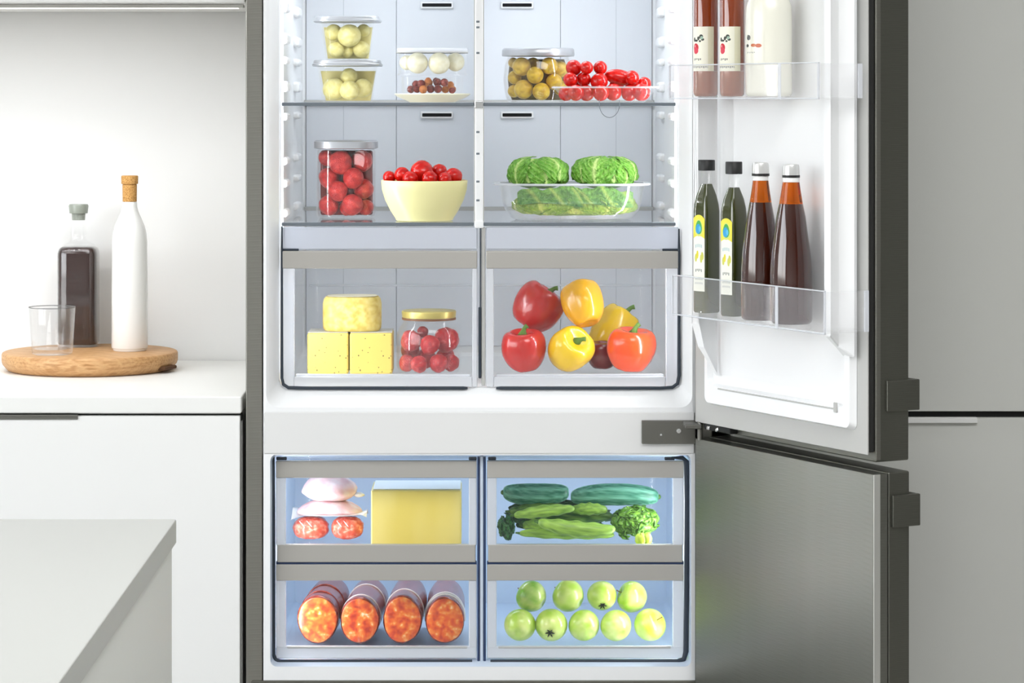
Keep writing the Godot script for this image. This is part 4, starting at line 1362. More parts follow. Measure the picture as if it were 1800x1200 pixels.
	part(t, "dish", vessel(V2([0, 0, 98 * k, 0, 106 * k, 3 * k, 118 * k, 18 * k, 124 * k, 40 * k, 127 * k, 60 * k, 136 * k, 61 * k, 136 * k, 63.5 * k]), 0.0022, 72, 3.5, Vector2(1, 0.62)), M.dish_glass)
	part(t, "rim", MB.new().lathe(V2([126 * k, 60.5 * k, 137 * k, 60.5 * k, 138 * k, 62 * k, 137 * k, 64.5 * k, 126 * k, 64 * k]), 72, Vector3.ZERO, 3.5, Vector2(1, 0.62)), M.frosted)
	cabbage("yellow green cabbage lying lowest in the clear oval dish", Vector3(W(1010, 0, z).x, dc.y + 24.8 * k, z), Vector3(103, 20.5, 52) * k, 3, true, 0.0)
	cabbage("crinkled green cabbage on top at the left of the oval dish", Vector3(W(947, 0, z).x, dc.y + 79.5 * k, z), Vector3(53, 29.5, 50) * k, 5, false, 0.3)
	cabbage("smooth veined green cabbage on top at the right of the oval dish", Vector3(W(1062, 0, z).x, dc.y + 80.5 * k, z + 0.002), Vector3(56, 29.5, 50) * k, 9, false, -0.2)


func boxy(d: Vector3, p: float) -> Vector3:
	return Vector3(signf(d.x) * pow(absf(d.x), p), signf(d.y) * pow(absf(d.y), p), signf(d.z) * pow(absf(d.z), p))


# a cabbage: a ribbed heart wrapped in large leaves, each leaf a part
func cabbage(label: String, at: Vector3, r: Vector3, sd: int, light: bool, tilt: float) -> void:
	var t := thing("cabbage", label, "cabbage", at - Vector3(0, r.y, 0), "cabbages in the oval dish")
	var ns := FastNoiseLite.new()
	ns.seed = sd
	ns.frequency = 1.0
	var dark := lin(74, 140, 26)
	var mid := lin(132, 192, 68)
	var pale := lin(200, 226, 140)
	if light:
		dark = lin(110, 154, 34)
		mid = lin(176, 208, 54)
		pale = lin(220, 230, 110)
	var o := part(t, "heart", MB.new().blob(func(d: Vector3): return boxy(d, 0.72 if light else 0.8) * r * 0.93 * (0.96 + 0.06 * ns.get_noise_3dv(d * 3.0)), 32, 20, func(d: Vector3): return dark.lerp(mid, clampf(0.5 + ns.get_noise_3dv(d * 4.0), 0, 1))), M.cabbage)
	o.position.y = r.y
	# leaves: [direction of the leaf's middle in longitude, tilt, width]
	var n := 7
	for i in n:
		var yaw := PI * 0.5 + ((i * 3) % n - (n - 1) / 2.0) * 0.46 + tilt
		var off := 0.97 + 0.012 * i
		var low := -0.75 if light else -0.55
		var ph := ns.get_noise_1d(i * 7.3) * 3.0
		var f := func(u: float, w: float) -> Vector3:
			var wid: float = (0.5 + 0.16 * ((i * 2) % 3)) * sin(PI * clampf(0.15 + 0.5 * w, 0, 1))
			var lo := yaw + (u - 0.5) * 2.0 * wid
			var la := lerpf(low + 0.12 * (i % 3), 1.42 - 0.22 * (i % 4) + 0.12 * sin(u * 7.0 + i), w)
			var e := absf(u - 0.5) * 2.0
			var d := Vector3(cos(la) * cos(lo), sin(la), cos(la) * sin(lo))
			var rip := 0.03 * sin(u * 23.0 + w * 13.0 + ph) * e * e + 0.03 * e * e * e + 0.018 * ns.get_noise_2d(u * 9.0 + i * 7.0, w * 9.0)
			var vein := 0.022 * exp(-pow((u - 0.5) * 16.0, 2)) + 0.008 * cos((absf(u - 0.5) * 9.0 - w * 7.0) * 4.0)
			return boxy(d, 0.72 if light else 0.8) * r * (off + rip + vein)
		var fc := func(u: float, w: float) -> Color:
			var e := absf(u - 0.5)
			var v := exp(-pow((u - 0.5) * 16.0, 2))
			var side := pow(maxf(0.0, cos((e * 9.0 - w * 7.0) * 4.0)), 6) * 0.55 * (1.0 - e)
			var c := mid.lerp(dark, clampf(0.25 + 1.1 * e + 0.5 * ns.get_noise_2d(u * 5.0, w * 6.0 + i * 9.0), 0, 1))
			return c.lerp(pale, clampf(maxf(v, side), 0, 1))
		var lf := part(t, "leaf", MB.new().sheet(f, 30, 24, 0.0008, fc), M.cabbage)
		lf.position.y = r.y
	if light:
		# two loose outer leaves standing up in front
		for i in 2:
			var x0: float = [-0.98, -0.12][i]
			var x1: float = [0.12, 0.98][i]
			var f := func(u: float, w: float) -> Vector3:
				var x := lerpf(x0, x1, u)
				var top: float = 2.58 + 0.14 * sin(u * 11.0 + i * 2.0) + 0.08 * sin(u * 29.0) - 0.5 * pow(absf(x), 4.0)
				return Vector3(x * r.x, lerpf(1.05 + 0.2 * sin(u * 4.0 + i), top, w) * r.y, r.z * (1.12 - 0.3 * x * x - 0.16 * w + 0.025 * sin(u * 21.0 + w * 5.0) - 0.03 * i))
			var fc := func(u: float, w: float) -> Color:
				var v := pow(maxf(0.0, cos((u * 3.0 + w * 0.6) * 6.0)), 8) * 0.5
				return lin(62, 124, 30).lerp(lin(124, 182, 66), clampf(0.3 + 0.9 * ns.get_noise_2d(u * 6.0 + i * 5.0, w * 3.0) + 0.4 * w, 0, 1)).lerp(pale, v)
			part(t, "outer_leaf", MB.new().sheet(f, 40, 10, 0.0008, fc), M.cabbage)
		var st := part(t, "stalk", MB.new().blob(func(d: Vector3): return Vector3(d.x * r.x * 0.12, d.y * r.y * 0.5, d.z * r.z * 0.4), 16, 10), M.cabbage_stalk)
		st.position = Vector3(-r.x * 0.93, r.y * 0.9, 0)


# ---------------------------------------------------------------- crisper drawers
func pepper(label: String, m: Material, at: Vector3, r: Vector3, turn: Vector3, sd: int, long := 1.0, stemmed := true) -> void:
	var t := thing("bell_pepper", label, "pepper", at, "bell peppers in the right crisper drawer")
	var hold := hub(t, "fruit")
	hold.rotation = turn
	var ns := FastNoiseLite.new()
	ns.seed = sd
	ns.frequency = 0.7
	var f := func(d: Vector3) -> Vector3:
		var lo := atan2(d.z, d.x)
		var hor := sqrt(d.x * d.x + d.z * d.z)
		var lobe := 1.0 + (0.085 * (absf(cos(lo * 2.0 + sd)) - 0.6)) * hor
		var sh := pow(hor, 0.72) * (1.0 + 0.10 * d.y)
		var y := signf(d.y) * pow(absf(d.y), 0.92)
		if d.y > 0:
			y -= 0.30 * exp(-pow(hor * 2.6, 2))
		else:
			y += 0.22 * exp(-pow(hor * 2.4, 2))
			sh *= lerpf(1.0, long, -d.y)
		y += 0.06 * (absf(cos(lo * 2.0 + sd)) - 0.5) * smoothstep(0.3, 0.9, absf(d.y)) * hor
		var w := 1.0 + 0.04 * ns.get_noise_3dv(d)
		return Vector3(cos(lo) * sh * lobe * r.x, y * r.y, sin(lo) * sh * lobe * r.z) * w
	part(hold, "flesh", MB.new().blob(f, 40, 26), m)
	if stemmed:
		var s := MB.new()
		var h := r.y
		s.tube([Vector3(0, h * 0.66, 0), Vector3(0.002, h * 0.86, 0.001), Vector3(0.004, h * 1.0, 0.003), Vector3(0.008, h * 1.08, 0.005)], [0.0095, 0.0046, 0.0036, 0.0046], 10)
		part(hold, "stem", s, M.stem_green, "green stem")


func crisper_foods() -> void:
	rng.seed = 31
	var fy := W(0, 672, -0.022).y + 0.0035     # drawer floor
	var z := -0.13
	var k := S(z)
	var base := PPY + (EYE_Y - fy) / k
	# two lower cheese blocks and their film
	for i in 2:
		var xa: float = [540, 614.5][i]
		var xb: float = [612.5, 690][i]
		var t := thing("cheese_block", ["pale yellow cheese block speckled with dark herbs, left of the pair", "pale yellow cheese block speckled with dark herbs, beside the strawberry jar"][i], "cheese", Vector3((W(xa, 0, z).x + W(xb, 0, z).x) / 2, fy, z - 0.045), "speckled cheese blocks")
		part(t, "block", MB.new().rbox(Vector3(0, 36.5 * k, 0), Vector3((xb - xa) * k, 73 * k, 0.09), 0.004, 2), M.cheese)
		part(t, "film", MB.new().rbox(Vector3(0, 73.6 * k, 0), Vector3((xb - xa) * k - 0.002, 0.0012, 0.088), 0.0005), M.film, "cloudy cling film over the top of the cheese")
	var t := thing("aged_cheese", "rounded golden cheese wedge resting on the two speckled blocks", "cheese", W(617, 0, z) * Vector3(1, 0, 0) + Vector3(0, fy + 74.4 * k, z - 0.05))
	part(t, "wedge", MB.new().lathe(V2([0, 0, 48 * k, 0, 51.5 * k, 4 * k, 52 * k, 12 * k, 52 * k, 48 * k, 50 * k, 56 * k, 46 * k, 60 * k, 0, 60.5 * k]), 48, Vector3.ZERO, 3.0, Vector2(1, 0.8)), M.cheese_aged)
	part(t, "rind", MB.new().lathe(V2([0, 60.6 * k, 40 * k, 60.6 * k, 44 * k, 60.9 * k, 44 * k, 61.4 * k, 0, 61.8 * k]), 40, Vector3.ZERO, 3.0, Vector2(1, 0.8)), M.rind_white, "pale rind on top of the wedge")
	# strawberry jar
	z = -0.15
	k = S(z)
	base = PPY + (EYE_Y - fy) / k
	var jc := W(754, base, z)
	t = thing("preserve_jar", "half filled round glass jar of red berries with a gold lid in the left crisper", "jar", jc)
	part(t, "jar", vessel(V2([0, 0, 46 * k, 0, 53 * k, 3 * k, 57 * k, 14 * k, 57.5 * k, 50 * k, 57 * k, 72 * k, 52 * k, 85 * k, 46 * k, 92 * k, 45 * k, 98 * k]), 0.002, 56), M.glass)
	part(t, "lid", MB.new().lathe(V2([0, 98.5 * k, 45 * k, 98.5 * k, 47 * k, 99 * k, 48 * k, 108 * k, 47.5 * k, 110 * k, 46 * k, 111 * k, 0, 111 * k]), 48), M.gold_lid, "dull gold screw lid")
	part(t, "lid_band", MB.new().lathe(V2([45.2 * k, 95 * k, 47.5 * k, 95 * k, 47.5 * k, 98.4 * k, 45.2 * k, 98.4 * k]), 48), M.band_brown, "brown band under the lid")
	scatter("red_berry", "berry", "red berries in the gold lidded jar", [
		[717, 605, 17, "red berry at the upper left of the gold lidded jar", 0.03], [749, 609, 15.5, "red berry at the upper middle of the gold lidded jar", 0.04], [787, 606, 20, "largest red berry at the upper right of the gold lidded jar", 0.025], [713, 639, 13.5, "red berry at the bottom left of the gold lidded jar", 0.02], [738, 639, 13.5, "red berry second from the left at the bottom of the jar", 0.045], [769, 640, 14.5, "red berry second from the right at the bottom of the jar", 0.045], [796, 638, 13.5, "red berry at the bottom right of the gold lidded jar", 0.01], [735, 584, 9, "small red berry topmost in the gold lidded jar", 0.01], [752, 628, 16, "red berry at the back of the gold lidded jar", -0.04], [780, 630, 15, "red berry at the back right of the gold lidded jar", -0.035], [722, 625, 15, "red berry at the back left of the gold lidded jar", -0.03]], z, M.raspberry, jc, 56 * k, fy + 0.003, 0.12, Vector3(1, 0.999, 1), 1.12, 0.1)
	# peppers
	z = -0.14
	k = S(z)
	var y := func(px: float, py: float, zz: float) -> Vector3: return W(px, py, zz)
	pepper("red bell pepper standing at the lower left of the pepper pile", M.pepper_red, Vector3(W(921, 0, z).x, fy + 41 * k, z), Vector3(39, 41.5, 38) * k, Vector3(0.12, 0.4, 0.14), 3, 0.86)
	pepper("red bell pepper tipped over on top of the pile at the left", M.pepper_red, W(944, 541, z - 0.062), Vector3(42, 46, 40) * S(z - 0.062), Vector3(0.15, 0.2, -0.62), 6, 0.98)
	pepper("golden yellow bell pepper topmost in the middle of the pile", M.pepper_gold, W(1025, 534, z - 0.012), Vector3(36, 45, 37) * S(z - 0.012), Vector3(-0.5, 0.3, 0.1), 9, 0.92, false)
	pepper("bright yellow bell pepper at the lower middle, its stem turned to the front", M.pepper_yellow, Vector3(W(1002, 0, z).x, fy + 42 * k, z + 0.004), Vector3(40, 42, 38) * k, Vector3(0.95, 0.5, 0), 12, 0.85)
	pepper("long yellow bell pepper leaning behind the orange one", M.pepper_yellow, W(1075, 585, z - 0.118), Vector3(36, 56, 34) * S(z - 0.118), Vector3(0.0, 0.2, -0.6), 15, 0.9)
	pepper("glossy orange bell pepper standing at the right of the pepper pile", M.pepper_orange, Vector3(W(1110, 0, z).x, fy + 42.5 * k, z), Vector3(46, 43, 42) * k, Vector3(0.16, 0.9, 0.03), 18, 0.86)
	pepper("dark red bell pepper half hidden low between the yellow and orange ones", M.pepper_dark, Vector3(W(1058, 0, z - 0.07).x, fy + 28 * k, z - 0.058), Vector3(28, 28, 26) * k, Vector3(0.1, 0.2, 0), 21, 0.9, false)


# ---------------------------------------------------------------- freezer drawers
func freezer_foods() -> void:
	rng.seed = 55
	var fy := 0.6294
	var z := -0.15
	var k := S(z)
	# meat
	var t: Node3D
	for i in 2:
		var c: Vector3 = W([547, 611][i], 929, z)
		var r: Vector3 = Vector3([33, 30][i], 20.5, 34) * k
		t = thing("meat_roll", ["glossy red meat roll under the pink slab, left of the pair", "glossy red meat roll under the pink slab, next to the yellow block"][i], "meat", Vector3(c.x, fy, z), "red meat rolls")
		var ns := FastNoiseLite.new()
		ns.seed = 3 + i
		ns.frequency = 1.1
		var o := part(t, "roll", MB.new().blob(func(d: Vector3): return boxy(d, 0.82) * r * (0.95 + 0.09 * ns.get_noise_3dv(d * 1.6)), 28, 18), M.meat_red)
		o.position.y = r.y * 1.0
		var film := MB.new()
		for q in 2:
			var a := -0.5 + 0.4 * q
			film.tube([Vector3(r.x * (a - 0.1), r.y * 1.75, r.z * 0.72), Vector3(r.x * (a + 0.08), r.y * 1.5, r.z * 0.93), Vector3(r.x * (a + 0.2), r.y * 1.3, r.z * 1.0)], [0.0004, 0.0012, 0.0003], 6)
		part(t, "film_fold", film, M.film_white, "white fold of cling film")
	var ns2 := FastNoiseLite.new()
	ns2.seed = 20
	ns2.frequency = 0.8
	t = thing("chicken_slab", "flat pale pink meat slab with ragged film edges over the red rolls", "meat", Vector3(W(580, 0, z).x, fy + 41.5 * k, z))
	var sl := part(t, "slab", MB.new().blob(func(d: Vector3): return Vector3(pow(absf(d.x), 0.8) * signf(d.x) * 60, d.y * 14 + 4.5 * cos(d.x * 2.6), d.z * 44) * k * (0.96 + 0.1 * ns2.get_noise_3dv(d * 1.5)), 32, 14), M.meat_pink)
	sl.position.y = 11 * k
	var ff := part(t, "film", MB.new().sheet(func(u, w): return Vector3((u - 0.5) * 132 * k, (5 + 7 * sin(u * 11 + w * 5) * pow(absf(u - 0.5) * 2.0, 3)) * k, (w - 0.5) * 84 * k), 30, 8, 0.0006), M.film, "crinkled cling film under the pink meat")
	ff.position.y = 0
	t = thing("chicken_fillet", "domed pale pink chicken fillet on top of the meat stack", "meat", Vector3(W(579, 0, z).x, fy + 65.5 * k, z))
	var fl := part(t, "fillet", MB.new().blob(func(d: Vector3): return Vector3(d.x * 50, (d.y * 30 if d.y > 0 else d.y * 20), d.z * 44) * k * (0.97 + 0.09 * ns2.get_noise_3dv(d * 1.3 + Vector3(4, 0, 0))), 32, 20), M.meat_pink)
	fl.position.y = 20 * k
	part(t, "film_ear", MB.new().blob(func(d: Vector3): return Vector3(d.x * 11, d.y * 5, d.z * 7) * k * (0.9 + 0.3 * ns2.get_noise_3dv(d * 2.0)), 14, 10), M.film_white, "white twist of film").position = Vector3(52 * k, 14 * k, 0.01)
	# yellow block
	z = -0.075
	k = S(z)
	t = thing("butter_block", "large yellow cheese block in white paper in the upper left freezer drawer", "cheese", Vector3(W(731.5, 0, z).x, fy, z - 0.06))
	var h: float = (EYE_Y - (862 - PPY) * k) - fy
	part(t, "block", MB.new().rbox(Vector3(0, h / 2, 0), Vector3(159 * k, h, 0.12), 0.003, 2), M.butter)
	part(t, "wrapper", MB.new().rbox(Vector3(0.001, h + 0.0011, -0.006), Vector3(154 * k, 0.0018, 0.112), 0.0008), M.wrapper, "white paper wrapper over the top")
	var wr := MB.new()
	wr.rbox(Vector3(0, h / 2, -0.0612), Vector3(159 * k, h, 0.0012), 0.0005)
	part(t, "wrapper_back", wr, M.wrapper)
	greens()
	sausages()
	apples()


func greens() -> void:
	var fy := 0.6294
	var z := -0.14
	var k := S(z)
	var ns := FastNoiseLite.new()
	ns.seed = 9
	ns.frequency = 1.0
	# two dark cucumbers end to end on top
	for i in 2:
		var xa: float = [884, 1003][i]
		var xb: float = [1000, 1158][i]
		var t := thing("cucumber", ["shorter dark teal green cucumber lying on the vegetables at the left", "longer dark teal green cucumber lying on the vegetables at the right"][i], "cucumber", W((xa + xb) / 2, 886, z - 0.005), "cucumbers in the freezer drawer")
		var l := (xb - xa) * 0.5 * k
		var f := func(d: Vector3) -> Vector3:
			var lo := atan2(d.z, d.y)
			var hr := sqrt(d.y * d.y + d.z * d.z)
			var rr: float = pow(hr, 0.55) * (1.0 + 0.035 * cos(lo * 7.0) + 0.05 * ns.get_noise_3dv(d * 6.0))
			return Vector3(signf(d.x) * pow(absf(d.x), 0.9) * l, cos(lo) * rr * 19 * k + (0.004 * d.x * d.x * (-1.0 if i else 1.0)), sin(lo) * rr * 17 * k)
		var fc := func(d: Vector3) -> Color:
			return lin(36, 112, 84).lerp(lin(126, 190, 160), clampf(0.45 + 0.5 * cos(atan2(d.z, d.y) * 7.0 + 2.0 * ns.get_noise_3dv(d * 3.0)) * 0.7 + 0.9 * ns.get_noise_3dv(d * 5.0), 0, 1))
		var o := part(t, "flesh", MB.new().blob(f, 40, 36, fc), M.greens)
		o.position.y = 17 * k
		part(t, "tip", MB.new().blob(func(d: Vector3): return d * 4.5 * k, 10, 8), M.leaf_green).position = Vector3((-l if i == 0 else l) * 0.995, 17 * k + (0.004 if i == 0 else -0.004), 0)
	# long light green pods below
	var pods := [
		[894, 899, 1000, 894, 10, -0.136, "dark green pod directly under the shorter cucumber"], [903, 906, 1010, 893, 9.5, -0.094, "light green pod slanting up to the right under the cucumbers"], [918, 923, 985, 925, 10, -0.118, "yellowish green pod at the lower left of the vegetables"],
		[945, 917, 1082, 930, 12.5, -0.066, "large light green pod curving along the drawer front"], [950, 912, 1078, 907, 11, -0.137, "dark green pod lying behind the curved light one"], [912, 937, 1080, 940, 9, -0.094, "green pod lowest along the drawer floor"], [1004, 895, 1068, 896, 9.5, -0.118, "small green pod under the longer cucumber"]]
	for p in pods:
		var a := W(p[0], p[1], p[5])
		var b := W(p[2], p[3], p[5])
		var r: float = p[4] * 1.12 * S(p[5])
		a.y = maxf(a.y, fy + r)
		b.y = maxf(b.y, fy + r)
		var c := (a + b) * 0.5
		var ln := (b - a).length() * 0.5
		var t := thing("green_pod", p[6], "vegetable", Vector3(c.x, minf(a.y, b.y) - r, c.z), "long green pods")
		var sag: float = -0.012 if p[4] > 12.2 else 0.003
		var shade: float = 0.15 if "dark" in p[6] else 0.85
		var f := func(d: Vector3) -> Vector3:
			var lo := atan2(d.z, d.y)
			var hr := pow(sqrt(d.y * d.y + d.z * d.z), 0.8)
			return Vector3(d.x * ln, cos(lo) * hr * r * (1.0 + 0.1 * cos(d.x * 14.0)) + sag * (1.0 - d.x * d.x) * 0.5, sin(lo) * hr * r)
		var fc := func(d: Vector3) -> Color:
			return lin(36, 84, 22).lerp(lin(166, 206, 84), clampf(shade * 0.8 + 0.7 * ns.get_noise_3dv(d * Vector3(3, 2, 2) + Vector3(p[0], 0, 0)) + 0.15 * d.y, 0, 1))
		var o := part(t, "pod", MB.new().blob(f, 30, 24, fc), M.greens)
		o.position = c - t.position
		o.rotation.z = atan2(b.y - a.y, b.x - a.x)
		part(o, "stalk", MB.new().tube([Vector3(-ln * 0.97, 0, 0), Vector3(-ln - 0.006, 0.001, 0)], [r * 0.25, r * 0.14], 6), M.leaf_green)
	# dark leaves at the left end, curly head at the right
	leaf_clump("leafy_bunch", "dark green leafy bunch sticking out at the left end of the vegetables", Vector3(W(890, 0, z).x, fy + 27 * k, z + 0.024), Vector3(17, 25, 26) * k, 11, lin(20, 58, 22), lin(60, 124, 60), 9)
	leaf_clump("broccoli", "curly green leafy head at the right end of the vegetables", Vector3(W(1116, 0, z).x, fy + 35 * k, z + 0.03), Vector3(44, 33, 34) * k, 23, lin(34, 92, 20), lin(140, 190, 60), 22)
	leaf_clump("dark_leaf_fill", "added dark green leaf fill behind the long pods, darkening their gaps", Vector3(W(985, 0, z).x, fy + 31 * k, z - 0.075), Vector3(100, 31, 30) * k, 37, lin(16, 48, 14), lin(46, 104, 36), 18)  # leaf mass added so the gaps between the pods are dark
	var t2 := thing("sprout", "small bright yellow green sprout in front of the curly leaves", "vegetable", Vector3(W(1130, 0, -0.07).x, fy + 0.002, -0.068))
	for i in 4:
		part(t2, "leaf", MB.new().blob(func(d: Vector3): return Vector3(d.x * 8, d.y * 11, d.z * 6) * k * (0.9 + 0.3 * ns.get_noise_3dv(d * 2.0 + Vector3(i * 5, 0, 0))), 14, 10, func(d: Vector3): return lin(170, 200, 40).lerp(lin(206, 224, 90), 0.5 + 0.5 * d.y)), M.greens).position = Vector3((-7 + 5 * i) * k, (10 + 2 * (i % 2)) * k, (i % 2) * 0.004)


func leaf_clump(called: String, label: String, at: Vector3, r: Vector3, sd: int, dark: Color, pale: Color, n: int) -> void:
	var t := thing(called, label, "vegetable", at - Vector3(0, r.y, 0))
	var ns := FastNoiseLite.new()
	ns.seed = sd
	ns.frequency = 1.0
	var g := RandomNumberGenerator.new()
	g.seed = sd
	part(t, "heart", MB.new().blob(func(d: Vector3): return d * r * 0.72 * (0.9 + 0.25 * ns.get_noise_3dv(d * 3.0)), 24, 16, func(d: Vector3): return dark.lerp(pale, clampf(0.3 + ns.get_noise_3dv(d * 4.0), 0, 1))), M.greens).position.y = r.y
	for i in n:
		var lo := PI * 0.5 + (g.randf() - 0.5) * 3.6
		var la := g.randf_range(-0.6, 1.1)
		var d0 := Vector3(cos(la) * cos(lo), sin(la), cos(la) * sin(lo))
		var s := d0.cross(Vector3(0.3, 1, 0.1)).normalized()
		var q := s.cross(d0).normalized().rotated(d0, g.randf() * TAU)
		s = d0.cross(q)
		var size := g.randf_range(0.55, 0.8)
		var f := func(u: float, w: float) -> Vector3:
			var x := (u - 0.5) * 2.0 * sin(PI * clampf(0.1 + 0.82 * w, 0, 1))
			var y := (w - 0.5) * 2.0
			var rip := 0.09 * sin(u * 19.0 + i) * absf(u - 0.5) * 2.0 + 0.07 * sin(w * 17.0 + u * 5.0)
			var p := (d0 * (0.80 + rip - 0.16 * (x * x + y * y)) + s * x * size * 0.7 + q * y * size) * r
			return p
		var fc := func(u: float, w: float) -> Color:
			return dark.lerp(pale, clampf(0.35 + 0.8 * ns.get_noise_2d(u * 6.0 + i * 3.0, w * 6.0) + 0.8 * exp(-pow((u - 0.5) * 14.0, 2)), 0, 1))
		part(t, "leaf", MB.new().sheet(f, 12, 12, 0.0008, fc), M.greens).position.y = r.y


func sausages() -> void:
	var fy := 0.4518
	var z := -0.09
	var k := S(z)
	var cx := [558, 632, 707, 782]
	var rx := [36, 34.5, 34, 34.2]
	var say := ["thick cut sausage log at the far left of the row, with dark rings behind", "second thick cut sausage log from the left side of the drawer", "third sausage log in the row, left of the last one", "sausage log at the right end of the row, with white film rings"]
	for i in 4:
		var r := Vector2(rx[i], 42 - (i % 2) * 1.5) * k
		var l := 0.24
		var t := thing("sausage_log", say[i], "sausage", Vector3(W(cx[i], 0, z).x, fy, z), "cut sausage logs in the lower left freezer drawer")
		t.rotation.y = [-0.06, -0.05, -0.035, 0.0][i]
		var loops := []
		var face := []
		for q in [[0.0, 0.93], [-0.003, 1.0], [-0.02, 1.0], [-0.05, 0.985], [-0.085, 1.0], [-0.12, 0.975], [-0.16, 1.0], [-0.2, 0.985], [-l + 0.02, 0.95], [-l, 0.7]]:
			var lp := []
			for j in 40:
				var a := TAU * j / 40.0
				var w: float = q[1] * (1.0 + 0.012 * sin(3.0 * a + i) + 0.01 * sin(5.0 * a + i * 2 + q[0] * 60.0))
				lp.append(Vector3(cos(a) * r.x * w, r.y + sin(a) * r.y * w, q[0]))
			loops.append(lp)
		part(t, "casing", MB.new().loft(loops, true, true, true), M.ham_casing, "dark shiny sausage casing")
		var fl := []
		for q in [[-0.0005, 0.945], [0.0015, 0.9], [0.0026, 0.6], [0.003, 0.3]]:
			var lp := []
			for j in 40:
				var a := TAU * j / 40.0
				var w: float = q[1] * (1.0 + 0.012 * sin(3.0 * a + i))
				lp.append(Vector3(cos(a) * r.x * w, r.y + sin(a) * r.y * w, q[0]))
			fl.append(lp)
		fl.reverse()
		fl.reverse()
		part(t, "cut_face", MB.new().loft(fl, true, true, true), M["ham_face_%d" % i], "orange cut face of the sausage")
		for q in [[[-0.05, -0.12], [-0.03, -0.14], [-0.07], [-0.03, -0.05]][i]]:
			for zz in q:
				var ring := []
				for j in 25:
					var a := PI * (-0.05 + 1.1 * j / 24.0)
					ring.append(Vector3(cos(a) * r.x * 1.0, r.y + sin(a) * r.y * 1.0, zz))
				part(t, "film_ring", MB.new().tube(ring, 0.0022 if i == 3 else 0.0014, 6), M.film_white if i else M.ham_casing)


func apples() -> void:
	var fy := 0.4508
	var z := -0.12
	var spec := [
		[914, 1103, 29, 0.0, "pale green apple at the far left of the bottom row", 0.5, 0], [969, 1099, 29.5, 0.002, "green apple second in the bottom row, showing its dark blossom end", 1.55, 1], [1027, 1103, 28.5, 0.0, "green apple in the very middle of the bottom row", 0.5, 0], [1083, 1102, 28.5, 0.002, "green apple fourth in the bottom row, left of the last", 0.6, 0], [1142, 1101, 29.5, 0.0, "pale green apple at the right end of the bottom row", 0.8, 2],
		[934, 1048, 28.5, -0.03, "dark green apple at the left end of the top row", 0.3, 3], [999, 1047, 29.5, -0.03, "green apple second in the top row", 0.5, 0], [1058, 1047, 27, -0.028, "green apple third in the top row, showing its dark blossom end", 2.0, 1], [1111, 1049, 28.5, -0.032, "green apple at the right end of the top row", 0.4, 0]]
	var ns := FastNoiseLite.new()
	ns.frequency = 0.8
	var i := 0
	for s in spec:
		var zz: float = z + s[3]
		var r: float = s[2] * S(zz) * 0.968
		var c := W(s[0], s[1], zz)
		c.y = maxf(c.y, fy + r * 0.985)
		var t := thing("green_apple", s[4], "apple", c - Vector3(0, r, 0), "green apples in the lower right freezer drawer")
		var pale := lin(228, 238, 144)
		var grn := lin(172, 212, 44) if s[6] != 3 else lin(120, 182, 40)
		var f := func(d: Vector3) -> Vector3:
			var hor := sqrt(d.x * d.x + d.z * d.z)
			var y := d.y * 0.96
			y -= 0.26 * exp(-pow(hor * 3.4, 2)) * (1.0 if d.y > 0 else 0.0)
			y += 0.14 * exp(-pow(hor * 4.2, 2)) * (1.0 if d.y < 0 else 0.0)
			return Vector3(d.x * (1.0 + 0.05 * d.y), y, d.z * (1.0 + 0.05 * d.y)) * r
		var fc := func(d: Vector3) -> Color:
			return grn.lerp(pale, clampf(0.42 + 0.9 * ns.get_noise_3dv(d * 1.3 + Vector3(i * 9, 0, 0)) - 0.25 * d.y, 0, 1))
		var o := hub(t, "fruit")
		o.position.y = r
		o.rotation = Vector3(1.0 if s[6] == 2 else -1.15, 0.2 * i, 0.12 * (i % 3 - 1)) if s[6] != 1 else Vector3(-1.2 if i < 5 else -0.95, -0.12 if i < 5 else 0.02, 0)
		part(o, "flesh", MB.new().blob(f, 28, 20, fc), M.apple)
		if s[6] == 1:
			var b := MB.new()
			b.blob(func(d: Vector3): return d * r * Vector3(0.13, 0.05, 0.13) + Vector3(0, -0.83 * r, 0), 10, 8)
			for q in 6:
				var a := TAU * q / 6.0
				b.tube([Vector3(cos(a) * 0.05 * r, -0.85 * r, sin(a) * 0.05 * r), Vector3(cos(a) * 0.2 * r, -0.93 * r, sin(a) * 0.2 * r), Vector3(cos(a) * 0.3 * r, -0.955 * r, sin(a) * 0.3 * r)], [0.05 * r, 0.045 * r, 0.012 * r], 5)
			part(o, "blossom_end", b, M.blossom, "dark dried blossom end")
		else:
			part(o, "stalk", MB.new().tube([Vector3(0, 0.66 * r, 0), Vector3(0.04 * r, 0.9 * r, 0), Vector3(0.12 * r, 1.08 * r, 0)], [0.035 * r, 0.03 * r, 0.045 * r], 6), M.band_brown)
		i += 1


